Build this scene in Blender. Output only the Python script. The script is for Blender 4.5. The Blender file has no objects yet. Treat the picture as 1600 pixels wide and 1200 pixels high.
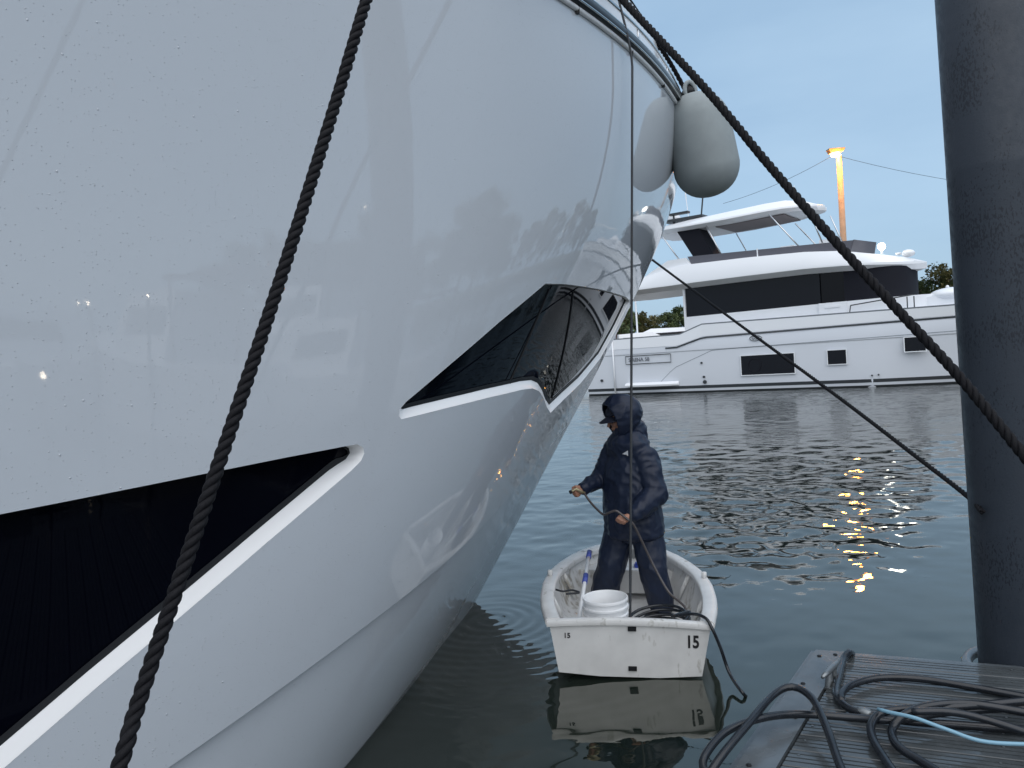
import bpy, bmesh, math, random
import numpy as np
from mathutils import Vector, Matrix, noise
from mathutils.geometry import delaunay_2d_cdt
random.seed(7); rng = np.random.default_rng(7)
D = bpy.data; SC = bpy.context.scene
COL = SC.collection
V = Vector

# ------------------------------------------------------------------ camera
F_PX = 1209.0
ROLL, PITCH = math.radians(3.9), math.radians(1.9)
CAM = V((0, 0, 2.2))
fw = V((0, math.cos(PITCH), -math.sin(PITCH)))
r0 = V((1, 0, 0)); u0 = r0.cross(fw)
CR = r0*math.cos(ROLL) - u0*math.sin(ROLL)
CU = u0*math.cos(ROLL) + r0*math.sin(ROLL)
cd = D.cameras.new('camera'); cam = D.objects.new('camera', cd); COL.objects.link(cam)
M = Matrix((CR, CU, -fw)).transposed().to_4x4(); M.translation = CAM
cam.matrix_world = M
cd.sensor_fit = 'HORIZONTAL'; cd.sensor_width = 36; cd.lens = 36*F_PX/1600
cd.clip_start = .05; cd.clip_end = 3000
SC.camera = cam
def ray(x, y): return fw + CR*((x-800)/F_PX) + CU*((600-y)/F_PX)
def onz(x, y, z=0.0):
    d = ray(x, y); return CAM + d*((z-CAM.z)/d.z)
def scrx(P):
    v = P-CAM; return 800+F_PX*v.dot(CR)/v.dot(fw)
def aty(x, y, Y):
    d = ray(x, y); return CAM + d*(Y/d.y)

# ------------------------------------------------------------------ world, sun, exposure
SUN_EL, SUN_ROT = math.radians(58), math.radians(168)
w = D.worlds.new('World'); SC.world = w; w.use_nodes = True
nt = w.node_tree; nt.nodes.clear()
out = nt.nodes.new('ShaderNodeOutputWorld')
sky = nt.nodes.new('ShaderNodeTexSky'); sky.sky_type = 'NISHITA'; sky.sun_disc = False
sky.sun_elevation = SUN_EL; sky.sun_rotation = SUN_ROT; sky.air_density = 1.0; sky.dust_density = 2.0; sky.ozone_density = 2.0
b1 = nt.nodes.new('ShaderNodeBackground'); b1.inputs[1].default_value = .10
nt.links.new(sky.outputs[0], b1.inputs[0])
tc = nt.nodes.new('ShaderNodeTexCoord')
mp = nt.nodes.new('ShaderNodeMapping'); mp.inputs['Scale'].default_value = (1, 1, 3.2)
nz = nt.nodes.new('ShaderNodeTexNoise'); nz.inputs['Scale'].default_value = 1.6; nz.inputs['Detail'].default_value = 5; nz.inputs['Roughness'].default_value = .55
cr = nt.nodes.new('ShaderNodeValToRGB')
cr.color_ramp.elements[0].position = .33; cr.color_ramp.elements[0].color = (.84, .88, .92, 1)
cr.color_ramp.elements[1].position = .70; cr.color_ramp.elements[1].color = (1.18, 1.13, 1.09, 1)
nt.links.new(tc.outputs['Generated'], mp.inputs[0]); nt.links.new(mp.outputs[0], nz.inputs[0]); nt.links.new(nz.outputs[0], cr.inputs[0])
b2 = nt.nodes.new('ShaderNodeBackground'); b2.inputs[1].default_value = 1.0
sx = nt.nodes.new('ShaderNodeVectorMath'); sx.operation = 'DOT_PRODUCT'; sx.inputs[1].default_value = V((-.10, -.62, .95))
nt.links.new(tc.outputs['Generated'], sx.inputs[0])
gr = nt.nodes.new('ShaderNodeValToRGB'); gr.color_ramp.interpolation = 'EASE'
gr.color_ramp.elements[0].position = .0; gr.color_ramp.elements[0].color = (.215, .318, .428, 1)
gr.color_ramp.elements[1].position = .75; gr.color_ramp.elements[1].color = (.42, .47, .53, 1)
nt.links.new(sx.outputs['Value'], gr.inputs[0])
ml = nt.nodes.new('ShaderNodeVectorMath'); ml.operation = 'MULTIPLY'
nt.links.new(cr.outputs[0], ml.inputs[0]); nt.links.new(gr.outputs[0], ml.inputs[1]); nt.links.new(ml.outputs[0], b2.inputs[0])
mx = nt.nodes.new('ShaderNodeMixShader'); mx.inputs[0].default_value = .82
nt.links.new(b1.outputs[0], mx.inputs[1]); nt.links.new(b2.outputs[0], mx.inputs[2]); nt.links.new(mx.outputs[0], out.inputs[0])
sl = D.lights.new('sun', 'SUN'); sl.energy = 1.0; sl.angle = math.radians(100); sl.color = (1, .97, .93)
so = D.objects.new('sun', sl); COL.objects.link(so)
so.rotation_euler = (V((math.sin(SUN_ROT)*math.cos(SUN_EL), math.cos(SUN_ROT)*math.cos(SUN_EL), math.sin(SUN_EL)))).to_track_quat('Z', 'Y').to_euler()
SC.view_settings.view_transform = 'Standard'; SC.view_settings.look = 'None'
SC.view_settings.exposure = 0.85; SC.view_settings.gamma = 1.0
SC.render.engine = 'CYCLES'

# ------------------------------------------------------------------ helpers
def mat(name, col, rough=.5, metal=0.0, ior=1.5, bump=None, var=None, coat=0.0, emit=None, estr=0, rvar=None, spec=.5):
    """bump: list of (kind, scale, strength, distance); var: (scale, amount)"""
    m = D.materials.new(name); m.use_nodes = True; n = m.node_tree; N = n.nodes; Lk = n.links
    p = N['Principled BSDF']
    p.inputs['Base Color'].default_value = (*col, 1); p.inputs['Roughness'].default_value = rough
    p.inputs['Metallic'].default_value = metal; p.inputs['IOR'].default_value = ior; p.inputs['Coat Weight'].default_value = coat
    p.inputs['Specular IOR Level'].default_value = spec
    t = N.new('ShaderNodeTexCoord')
    if emit: p.inputs['Emission Color'].default_value = (*emit, 1); p.inputs['Emission Strength'].default_value = estr
    if var:
        a = N.new('ShaderNodeTexNoise'); a.inputs['Scale'].default_value = var[0]; a.inputs['Detail'].default_value = 6
        r = N.new('ShaderNodeMapRange'); r.inputs[3].default_value = 1-var[1]; r.inputs[4].default_value = 1+var[1]
        r.inputs[1].default_value = .3; r.inputs[2].default_value = .7
        vm = N.new('ShaderNodeVectorMath'); vm.operation = 'SCALE'; vm.inputs[0].default_value = col
        Lk.new(t.outputs['Object'], a.inputs[0]); Lk.new(a.outputs[0], r.inputs[0]); Lk.new(r.outputs[0], vm.inputs['Scale']); Lk.new(vm.outputs[0], p.inputs['Base Color'])
    if rvar:
        a = N.new('ShaderNodeTexNoise'); a.inputs['Scale'].default_value = rvar[0]; a.inputs['Detail'].default_value = 4
        r = N.new('ShaderNodeMapRange'); r.inputs[3].default_value = rvar[1]; r.inputs[4].default_value = rvar[2]
        r.inputs[1].default_value = .35; r.inputs[2].default_value = .65
        Lk.new(t.outputs['Object'], a.inputs[0]); Lk.new(a.outputs[0], r.inputs[0]); Lk.new(r.outputs[0], p.inputs['Roughness'])
    prev = None
    for b in (bump or []):
        if b[0] == 'drops':
            a = N.new('ShaderNodeTexVoronoi'); a.inputs['Scale'].default_value = b[1]
            r = N.new('ShaderNodeMapRange'); r.inputs[1].default_value = .0; r.inputs[2].default_value = .22; r.inputs[3].default_value = 1; r.inputs[4].default_value = 0
            Lk.new(t.outputs['Object'], a.inputs[0]); Lk.new(a.outputs['Distance'], r.inputs[0])
            a2 = N.new('ShaderNodeMath'); a2.operation = 'GREATER_THAN'; a2.inputs[1].default_value = .68 if b[1] > 60 else .88
            Lk.new(a.outputs['Color'], a2.inputs[0])
            a3 = N.new('ShaderNodeMath'); a3.operation = 'MULTIPLY'; Lk.new(r.outputs[0], a3.inputs[0]); Lk.new(a2.outputs[0], a3.inputs[1]); hs = a3.outputs[0]
        else:
            a = N.new('ShaderNodeTexNoise'); a.inputs['Scale'].default_value = b[1]; a.inputs['Detail'].default_value = 4
            Lk.new(t.outputs['Object'], a.inputs[0]); hs = a.outputs[0]
        bp = N.new('ShaderNodeBump'); bp.inputs['Strength'].default_value = b[2]; bp.inputs['Distance'].default_value = b[3]
        Lk.new(hs, bp.inputs['Height'])
        if prev: Lk.new(prev, bp.inputs['Normal'])
        prev = bp.outputs[0]
    if prev: Lk.new(prev, p.inputs['Normal'])
    return m

def mesh_obj(name, verts, faces, m=None, parent=None, smooth=True, loc=None):
    me = D.meshes.new(name); me.from_pydata([tuple(v) for v in verts], [], faces); me.update()
    o = D.objects.new(name, me); COL.objects.link(o)
    if m: me.materials.append(m)
    if smooth: me.polygons.foreach_set('use_smooth', [True]*len(me.polygons))
    if parent: o.parent = parent
    if loc is not None: o.location = loc
    return o
def tag(o, label=None, cat=None, group=None, kind=None):
    if label: o['label'] = label
    if cat: o['category'] = cat
    if group: o['group'] = group
    if kind: o['kind'] = kind
    return o
def empty(name, loc, rz=0, **k):
    o = D.objects.new(name, None); COL.objects.link(o); o.location = loc; o.rotation_euler = (0, 0, rz)
    o.empty_display_size = .2
    return tag(o, **k)
def setorigin(o, p):
    """move a world-coordinate mesh's origin to p"""
    p = V(p); o.data.transform(Matrix.Translation(-p)); o.location = p; return o
def recentre(root, kids):
    """children hold world-coordinate verts: shift into root's frame"""
    Mi = root_matrix(root).inverted()
    for k in kids: k.data.transform(Mi)
def root_matrix(root):
    return Matrix.Translation(root.location) @ root.rotation_euler.to_matrix().to_4x4()

class MB:
    """collects shapes, builds ONE mesh"""
    def __init__(s): s.v = []; s.f = []
    def add(s, vs, fs):
        n = len(s.v); s.v += [V(v) for v in vs]; s.f += [tuple(i+n for i in f) for f in fs]; return s
    def box(s, c, d, rot=None):
        hx, hy, hz = d[0]/2, d[1]/2, d[2]/2; c = V(c)
        vs = [V((x*hx, y*hy, z*hz)) for x in (-1, 1) for y in (-1, 1) for z in (-1, 1)]
        if rot is not None: vs = [rot @ v for v in vs]
        return s.add([c+v for v in vs], [(0, 1, 3, 2), (4, 6, 7, 5), (0, 4, 5, 1), (2, 3, 7, 6), (0, 2, 6, 4), (1, 5, 7, 3)])
    def bar(s, a, b, wd, h, up=V((0, 0, 1))):
        a = V(a); b = V(b); x = (b-a); L = x.length; x.normalize(); y = up.cross(x).normalized(); z = x.cross(y)
        R = Matrix((x, y, z)).transposed(); return s.box((a+b)/2, (L, wd, h), R)
    def rings(s, rs, closed=True, caps=True):
        n = len(rs[0]); vs = [v for r in rs for v in r]; fs = []
        for i in range(len(rs)-1):
            for j in range(n if closed else n-1):
                k = (j+1) % n; fs.append((i*n+j, i*n+k, (i+1)*n+k, (i+1)*n+j))
        if caps and closed: fs.append(tuple(range(n))[::-1]); fs.append(tuple((len(rs)-1)*n+j for j in range(n)))
        return s.add(vs, fs)
    def tube(s, pts, r, n=10, caps=True):
        pts = [V(p) for p in pts]; fr = frames(pts); rs = []
        for i, (p, (t, a, b)) in enumerate(zip(pts, fr)):
            ri = r[i] if isinstance(r, (list, tuple)) else r
            rs.append([p + a*(ri*math.cos(k*2*math.pi/n)) + b*(ri*math.sin(k*2*math.pi/n)) for k in range(n)])
        return s.rings(rs, caps=caps)
    def lathe(s, prof, c, axis=V((0, 0, 1)), n=32, sx=1, sy=1):
        axis = V(axis).normalized(); a = axis.orthogonal().normalized(); b = axis.cross(a); c = V(c)
        return s.rings([[c+axis*h+a*(r*sx*math.cos(k*2*math.pi/n))+b*(r*sy*math.sin(k*2*math.pi/n)) for k in range(n)] for r, h in prof])
    def capsule(s, a, b, ra, rb, n=14, m=5):
        a = V(a); b = V(b); t = (b-a).normalized() if (b-a).length > 1e-6 else V((0, 0, 1)); x = t.orthogonal().normalized(); y = t.cross(x); rs = []
        for i in range(m): 
            th = math.pi/2*(1-i/m); rr = max(1e-4, ra*math.cos(th)); rs.append((a-t*(ra*math.sin(th)), rr))
        rs.append((a, ra)); rs.append((b, rb))
        for i in range(1, m+1):
            th = math.pi/2*i/m; rs.append((b+t*(rb*math.sin(th)), max(1e-4, rb*math.cos(th))))
        return s.rings([[c+x*(r*math.cos(k*2*math.pi/n))+y*(r*math.sin(k*2*math.pi/n)) for k in range(n)] for c, r in rs])
    def chain(s, pts, rs):
        for i in range(len(pts)-1): s.capsule(pts[i], pts[i+1], rs[i], rs[i+1])
        return s
    def ellip(s, c, r, rot=None, n=20, m=12):
        c = V(c); rs = []
        for i in range(m+1):
            th = math.pi*i/m; ring = []
            for k in range(n):
                v = V((r[0]*max(1e-3, math.sin(th))*math.cos(k*2*math.pi/n), r[1]*max(1e-3, math.sin(th))*math.sin(k*2*math.pi/n), -r[2]*math.cos(th)))
                ring.append(c+(rot @ v if rot is not None else v))
            rs.append(ring)
        return s.rings(rs)
    def prism(s, poly, d):
        """poly: list of 3D points (planar), d: extrusion vector"""
        n = len(poly); d = V(d); vs = [V(p) for p in poly]+[V(p)+d for p in poly]
        return s.add(vs, [tuple(range(n))[::-1], tuple(range(n, 2*n))]+[(i, (i+1) % n, (i+1) % n+n, i+n) for i in range(n)])
    def split(s, name, m, parent=None, **k):
        return [p.build(name, m, parent, **k) for p in s.pieces()]
    def pieces(s):
        par = list(range(len(s.v)))
        def fd(i):
            while par[i] != i: par[i] = par[par[i]]; i = par[i]
            return i
        for f in s.f:
            for i in f[1:]: par[fd(i)] = fd(f[0])
        g = {}
        for f in s.f: g.setdefault(fd(f[0]), []).append(f)
        out = []
        for fs in g.values():
            ids = sorted({i for f in fs for i in f}); mp_ = {a: b for b, a in enumerate(ids)}; p = MB(); p.v = [s.v[i] for i in ids]; p.f = [tuple(mp_[i] for i in f) for f in fs]; out.append(p)
        return out
    def build(s, name, m, parent=None, smooth=False, auto=None, loc=None):
        o = mesh_obj(name, s.v, s.f, m, parent, smooth or auto is not None, loc)
        bm = bmesh.new(); bm.from_mesh(o.data); bmesh.ops.recalc_face_normals(bm, faces=bm.faces)
        if auto is not None:
            for e in bm.edges:
                if len(e.link_faces) == 2 and e.calc_face_angle(0) > math.radians(auto): e.smooth = False
        bm.to_mesh(o.data); bm.free(); return o

def frames(pts):
    T = []
    for i in range(len(pts)):
        a = pts[max(0, i-1)]; b = pts[min(len(pts)-1, i+1)]; T.append((b-a).normalized())
    x = T[0].orthogonal().normalized(); out = []
    for t in T:
        x = (x - t*x.dot(t)).normalized(); out.append((t, x, t.cross(x)))
    return out
def smooth_path(pts, step):
    """Catmull-Rom, resampled evenly"""
    P = [V(p) for p in pts]; P = [P[0]*2-P[1]]+P+[P[-1]*2-P[-2]]; fine = []
    for i in range(1, len(P)-2):
        for k in range(24):
            t = k/24; a, b, c, d = P[i-1:i+3]
            fine.append(.5*((2*b)+(c-a)*t+(2*a-5*b+4*c-d)*t*t+(3*b-a-3*c+d)*t**3))
    fine.append(P[-2]); out = [fine[0]]; acc = 0
    for i in range(1, len(fine)):
        seg = (fine[i]-fine[i-1]).length
        while acc+seg >= step and seg > 0:
            f = (step-acc)/seg; q = fine[i-1].lerp(fine[i], f); out.append(q); fine[i-1] = q; seg = (fine[i]-q).length; acc = 0
        acc += seg
    out.append(fine[-1]); return out
def twisted_rope(name, pts, R, m, pitch=None, step=None, parent=None, n=8, strands=3):
    pitch = pitch or R*7; step = step or R*.55
    P = smooth_path(pts, step); fr = frames(P); b = MB(); d = 0
    paths = [[] for _ in range(strands)]
    for i, (p, (t, x, y)) in enumerate(zip(P, fr)):
        if i: d += (P[i]-P[i-1]).length
        for k in range(strands):
            a = d/pitch*2*math.pi + k*2*math.pi/strands
            paths[k].append(p+(x*math.cos(a)+y*math.sin(a))*(R*.50))
    for q in paths: b.tube(q, R*.52, n)
    return b.build(name, m, parent, smooth=True)
def remesh(o, vox, sm=4, disp=None, decim=None):
    md = o.modifiers.new('r', 'REMESH'); md.mode = 'VOXEL'; md.voxel_size = vox
    s = o.modifiers.new('s', 'SMOOTH'); s.factor = .5; s.iterations = sm
    dg = bpy.context.evaluated_depsgraph_get(); dg.update()
    me = D.meshes.new_from_object(o.evaluated_get(dg)); o.modifiers.clear(); old = o.data; o.data = me; D.meshes.remove(old)
    if disp:
        n = len(me.vertices); co = np.empty(n*3); me.vertices.foreach_get('co', co); no = np.empty(n*3); me.vertices.foreach_get('normal', no)
        co = co.reshape(-1, 3); no = no.reshape(-1, 3)
        for i in range(n):
            p = V(co[i]); h = 0
            for sc, am in disp:
                q = V((p.x*sc[0], p.y*sc[1], p.z*sc[2])); a = noise.noise(q); h += am*(1-abs(a)*3.0)
            co[i] += no[i]*h
        me.vertices.foreach_set('co', co.ravel()); me.update()
    me.polygons.foreach_set('use_smooth', [True]*len(me.polygons)); return o
def text_mesh(txt, size, name, m, Mx, parent=None, ext=.002, bold=0, sx=1.0):
    c = D.curves.new('t', 'FONT'); c.body = txt; c.size = size; c.extrude = ext; c.offset = bold; c.align_x = 'CENTER'; c.align_y = 'CENTER'
    o = D.objects.new('t', c); COL.objects.link(o); dg = bpy.context.evaluated_depsgraph_get(); dg.update()
    me = D.meshes.new_from_object(o.evaluated_get(dg)); D.objects.remove(o)
    me.transform(Mx @ Matrix.Diagonal((sx, 1, 1, 1))); me.materials.clear(); me.materials.append(m)
    o = D.objects.new(name, me); COL.objects.link(o)
    if parent: o.parent = parent
    return o

# ------------------------------------------------------------------ materials
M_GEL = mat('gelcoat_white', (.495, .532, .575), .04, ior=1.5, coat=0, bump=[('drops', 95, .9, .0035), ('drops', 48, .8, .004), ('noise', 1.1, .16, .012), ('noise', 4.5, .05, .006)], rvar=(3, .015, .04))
M_GELC = mat('gelcoat_clean', (.80, .81, .82), .16, coat=.2)
M_GLASSB = mat('black_tinted_glass', (.0012, .0016, .004), .02, ior=1.16)
M_LIP = mat('window_lip_paint', (.84, .85, .86), .3)
M_GLASS = mat('dark_yacht_glass', (.002, .003, .006), .02, ior=1.26)
M_GASK = mat('black_rubber', (.009, .010, .012), .5, spec=.3)
M_RAIL = mat('dull_steel', (.36, .38, .40), .10, metal=1, rvar=(6, .05, .2))
M_RAIL_REFL = mat('rail_dark_reflection', (.012, .014, .017), .28, ior=1.35)  # dark reflection in the rail's steel, put into the base colour
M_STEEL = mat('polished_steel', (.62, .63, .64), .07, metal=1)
M_ROPE = mat('black_rope_fibre', (.010, .010, .012), .62, bump=[('noise', 900, .5, .001)], var=(300, .35), spec=.12)
M_ROPEV = mat('thin_line_fibre', (.028, .032, .038), .6)
M_FEND = mat('fender_cover', (.27, .305, .315), .72, bump=[('noise', 500, .25, .001)], var=(6, .06))
M_HOSE = mat('wet_black_hose', (.012, .015, .020), .24, bump=[('noise', 60, .1, .002)], var=(12, .3))
M_BLUEH = mat('pale_blue_hose', (.20, .37, .48), .25)
M_NAVY = mat('wet_navy_fabric', (.011, .018, .040), .42, bump=[('noise', 9, .3, .015), ('noise', 300, .2, .002)], var=(4, .08), spec=.32)
M_SKIN = mat('skin', (.38, .19, .125), .5)
M_CAP = mat('cap_cloth', (.007, .011, .026), .7)
M_BOOT = mat('rubber_boot', (.01, .01, .012), .4)
M_DINGHY = mat('dinghy_white', (.64, .64, .63), .38, var=(5, .10), rvar=(8, .28, .5), bump=[('noise', 40, .06, .002)])
M_DINGIN = mat('dinghy_inside', (.66, .66, .65), .5, var=(6, .08), bump=[('noise', 60, .15, .002)])
M_BUCKET = mat('bucket_plastic', (.78, .79, .80), .32)
M_BLUE = mat('blue_plastic', (.03, .07, .42), .4)
M_INK = mat('black_marking', (.012, .012, .014), .5)
M_WOODP = mat('far_yacht_white', (.80, .82, .85), .25)
M_YGREY = mat('far_yacht_grey_white', (.66, .69, .74), .3)
M_YGL = mat('far_yacht_glass', (.006, .007, .011), .12, spec=.22)
M_YCOV = mat('far_yacht_dark_cover', (.014, .015, .021), .7, spec=.1)
M_YSMOKE = mat('smoked_screen', (.10, .10, .12), .3)
M_YLINE = mat('dark_line_paint', (.03, .035, .04), .4)
M_TEAK = mat('brown_wood', (.16, .10, .07), .5, var=(5, .3))

# ------------------------------------------------------------------ water
def build_water():
    ang = list(np.radians(np.concatenate([np.linspace(-180, -47, 70), np.linspace(-46, 46, 940), np.linspace(47, 178, 70)])))
    rad = [.3]
    while rad[-1] < 120: rad.append(rad[-1]*(1.0066 if rad[-1] < 45 else 1.03)+.002)
    while rad[-1] < 1500: rad.append(rad[-1]*1.25)
    A, Rr = np.meshgrid(np.array(ang), np.array(rad)); X = Rr*np.sin(A); Y = Rr*np.cos(A)
    Z = np.zeros_like(X); cell = Rr*.0066
    def sm(a, b, x): t = np.clip((x-a)/(b-a), 0, 1); return t*t*(3-2*t)
    # calm close in, livelier further out
    rough = .13 + .87*sm(6.4, 10.8, Rr + .5*np.sin(X*.9)+.4*np.sin(Y*1.3+X))*(.45+.55*sm(-.3, 1.6, X-.06*Y))*(1-.45*sm(13, 24, Rr))*(1-.6*sm(.30, .42, X/(Y+3))*(1-sm(10, 14, Rr)))
    patch = .55+.45*np.sin(X*.33+1.1*np.sin(Y*.21)+.5)*np.sin(Y*.27+1.3*np.sin(X*.17))
    for i in range(64):
        lam = .19*(1.5/.19)**(rng.random()**1.15); th = rng.normal(math.radians(78), .85)
        k = 2*math.pi/lam; slope = .0155*(.45 if lam > .8 else .8 if lam > .5 else 1)
        ph = rng.random()*6.28
        wob = .5*np.sin(X*.8/ (lam+.4)+ph*3)+.5*np.sin(Y*.7/(lam+.4)+ph)
        Z += slope/k*sm(1.9, 3.6, lam/cell)*np.sin(k*(X*math.cos(th)+Y*math.sin(th))+ph+wob*1.2)*rough*(.6+.8*np.clip(patch, 0, 1))
    # rings where the stem meets the water and around the dinghy
    for (cx, cy, am, R0, lam) in ((-.30, 6.5, .0042, 1.2, .125), (.05, 5.9, .0030, .9, .10), (1.5, 5.0, .0009, .35, .05)):
        rr = np.hypot(X-cx, Y-cy)
        Z += am*np.exp(-(rr/R0)**2)*np.sin(rr*2*math.pi/lam+.8*np.sin(X*5)+.8*np.sin(Y*4))*sm(1.5, 4, lam/cell)
    n, m = X.shape
    co = np.stack([X, Y, Z], -1).reshape(-1, 3)
    co = np.vstack([co, [[0, 0, 0]]])
    idx = np.arange(n*m).reshape(n, m)
    a = idx[:-1]; b = idx[1:]
    q = np.stack([a, b, np.roll(b, -1, 1), np.roll(a, -1, 1)], -1).reshape(-1, 4)[:, ::-1]
    me = D.meshes.new('water'); me.vertices.add(len(co)); me.vertices.foreach_set('co', co.ravel())
    me.loops.add(q.size); me.loops.foreach_set('vertex_index', q.ravel().astype(np.int32))
    me.polygons.add(len(q)); me.polygons.foreach_set('loop_start', np.arange(0, q.size, 4, dtype=np.int32))
    me.polygons.foreach_set('use_smooth', [True]*len(q)); me.update(); me.validate()
    if me.polygons[0].normal.z < 0: me.flip_normals()
    o = D.objects.new('water', me); COL.objects.link(o); tag(o, kind='structure')
    m = mat('harbour_water', (.009, .014, .0115), .015, ior=1.95)
    N = m.node_tree.nodes; L = m.node_tree.links; p = N['Principled BSDF']
    p.inputs['Specular Tint'].default_value = (1, .97, .83, 1)
    t = N.new('ShaderNodeTexCoord'); mp = N.new('ShaderNodeMapping'); mp.inputs['Scale'].default_value = (1, 1.5, 1)
    a = N.new('ShaderNodeTexNoise'); a.inputs['Scale'].default_value = 4.2; a.inputs['Detail'].default_value = 4
    a2 = N.new('ShaderNodeTexNoise'); a2.inputs['Scale'].default_value = .12
    r = N.new('ShaderNodeMapRange'); r.inputs[1].default_value = .4; r.inputs[2].default_value = .62; r.inputs[3].default_value = .25; r.inputs[4].default_value = 1.0
    dl = N.new('ShaderNodeVectorMath'); dl.operation = 'LENGTH'; L.new(t.outputs['Object'], dl.inputs[0])
    dm = N.new('ShaderNodeMapRange'); dm.inputs[1].default_value = 9; dm.inputs[2].default_value = 22; dm.inputs[3].default_value = .03; dm.inputs[4].default_value = .45
    L.new(dl.outputs['Value'], dm.inputs[0]); mm = N.new('ShaderNodeMath'); mm.operation = 'MULTIPLY'; L.new(dm.outputs[0], mm.inputs[1])
    bp = N.new('ShaderNodeBump'); bp.inputs['Distance'].default_value = .05
    L.new(t.outputs['Object'], mp.inputs[0]); L.new(mp.outputs[0], a.inputs[0]); L.new(t.outputs['Object'], a2.inputs[0])
    L.new(a2.outputs[0], r.inputs[0]); L.new(r.outputs[0], mm.inputs[0]); L.new(mm.outputs[0], bp.inputs['Strength']); L.new(a.outputs[0], bp.inputs['Height']); L.new(bp.outputs[0], p.inputs['Normal'])
    me.materials.append(m)
build_water()

# ------------------------------------------------------------------ the large yacht on the left
PSI = math.radians(46)
FH = V((math.sin(PSI), math.cos(PSI), 0)); SH = V((math.cos(PSI), -math.sin(PSI), 0))
W0 = onz(740, 940, 0)
STEM = []
for x, y in [(740, 940), (800, 830), (870, 690), (940, 570), (985, 470), (1010, 420), (1040, 345), (1062, 270), (1066, 195)]:
    d = ray(x, y); t = (W0-CAM).dot(SH)/d.dot(SH); P = CAM+d*t; STEM.append((P.z, (P-W0).dot(FH)))
SZ = [-1.0]+[a for a, b in STEM]+[STEM[-1][0]+1]; SS = [-.75]+[b for a, b in STEM]+[STEM[-1][1]+.12]
# smooth the stem profile with a cubic fit
cf = np.polyfit([a for a, b in STEM], [b for a, b in STEM], 4)
def stem_s(z):
    return float(np.polyval(cf, z)) if z >= 0 else float(np.polyval(cf, 0)) + .9*z
ZT0 = STEM[-1][0]
def z_top(u): return ZT0 - .06*min(u, 9) - .02*max(0, u-9)
def b_top(u): return 3.02*(1-math.exp(-u/5.0))+.13*(1-math.exp(-(u/3.2)**2))
def b_wl(u): return .70*u/(1+(.70*u/2.5)**5)**.2
CH = [(0, 1.25), (3, .9), (8, .5), (30, .3)]
def z_ch(u):
    if len(CH) < 10: return float(np.interp(u, [a for a, b in CH], [b for a, b in CH]))
    t = (u+1)/.05; i = max(0, min(len(CH)-2, int(t))); f = t-i; return CH[i][1]*(1-f)+CH[i+1][1]*f
def sst(x): x = min(1, max(0, x)); return x*x*(3-2*x)
def hb(u, z):
    if u <= 0: return 0.0
    zt = z_top(u); v = max(0., min(1.15, z/zt))
    vv = v**1.4
    b = b_wl(u)*(1-vv)+b_top(u)*vv
    if z < 0: b = b_wl(u)*(1+z*.35)
    b += .035*(1-math.exp(-math.sqrt(u)/.15))*min(1, 1)
    zc = z_ch(u); b += (.045*sst((z-zc)/.022)-.03)*min(1, u/.9)
    return b
def HP(u, z, off=0.0, side=1):
    s = stem_s(z)-u; p = W0 + FH*s + SH*(side*hb(u, z)); p = V((p.x, p.y, z))
    if off: p += HN(u, z, side)*off
    return p
def HN(u, z, side=1):
    e = 2e-3; u = max(u, 1e-3)
    a = HP(u+e, z, 0, side)-HP(max(0, u-e), z, 0, side); b = HP(u, z+e, 0, side)-HP(u, z-e, 0, side)
    n = a.cross(b).normalized()
    if n.dot(SH)*side < 0: n = -n
    return n
def hit_hull(x, y):
    d = ray(x, y); last = None
    def g(t):
        P = CAM+d*t; rel = P-W0; u = stem_s(P.z)-rel.dot(FH); return rel.dot(SH)-hb(u, P.z), u, P.z
    t = 1.0; prev = g(t)
    while t < 16:
        t2 = t+.02; c = g(t2)
        if c[0] <= 0 and c[1] > 0:
            lo, hi = t, t2
            for _ in range(40):
                m_ = (lo+hi)/2
                if g(m_)[0] > 0: lo = m_
                else: hi = m_
            c = g(hi); return c[1], c[2]
        t = t2; prev = c
    # missed: closest grazing point -> the stem itself
    z = (CAM+d*((W0-CAM).dot(SH)/d.dot(SH))).z
    return .004, z
# the chine line where the photograph shows it
chp = sorted(hit_hull(x, y) for x, y in [(705, 878), (600, 957), (430, 1077), (260, 1200)])
_cu = [-1, 0]+[a for a, b in chp]+[chp[-1][0]+.9, chp[-1][0]+2.5, 12, 30]; _cz = [1.75, 1.55]+[b for a, b in chp]+[chp[-1][1]-.20, .33, .2, .12]
_gu = np.arange(-1, 30, .05); _gz = np.interp(_gu, _cu, _cz); _k = np.exp(-.5*(np.arange(-24, 25)/8.0)**2); _k /= _k.sum()
_gz = np.convolve(np.pad(_gz, 24, 'edge'), _k, 'valid'); CH = [(float(a), float(b)) for a, b in zip(_gu, _gz)]

print('CHINE', [(round(a, 2), round(b, 2)) for a, b in CH])

WF_px = [(852, 443), (885, 444), (920, 449), (950, 455), (978, 464), (984, 470), (976, 487), (962, 516), (938, 560), (906, 600), (880, 625), (860, 645), (854, 636), (849, 622), (842, 611), (832, 607), (815, 609), (760, 622), (700, 637), (640, 652), (627, 655), (623, 650), (624, 640), (634, 628), (700, 572), (780, 503)]
WA_px = [(-60, 815), (100, 784), (300, 744), (450, 714), (540, 697), (558, 694), (567, 699), (569, 708), (564, 720), (548, 736), (420, 845), (285, 961), (150, 1075), (20, 1188), (-60, 1258), (-200, 1380), (-330, 1300), (-330, 868)]
def densify(P, step):
    o = []
    for i in range(len(P)):
        a = V(P[i]); b = V(P[(i+1) % len(P)]); n = max(1, int((b-a).length/step))
        o += [a.lerp(b, k/n) for k in range(n)]
    return o
WF = [V(hit_hull(*p)) for p in WF_px]; WA = [V(hit_hull(*p)) for p in WA_px]
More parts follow.
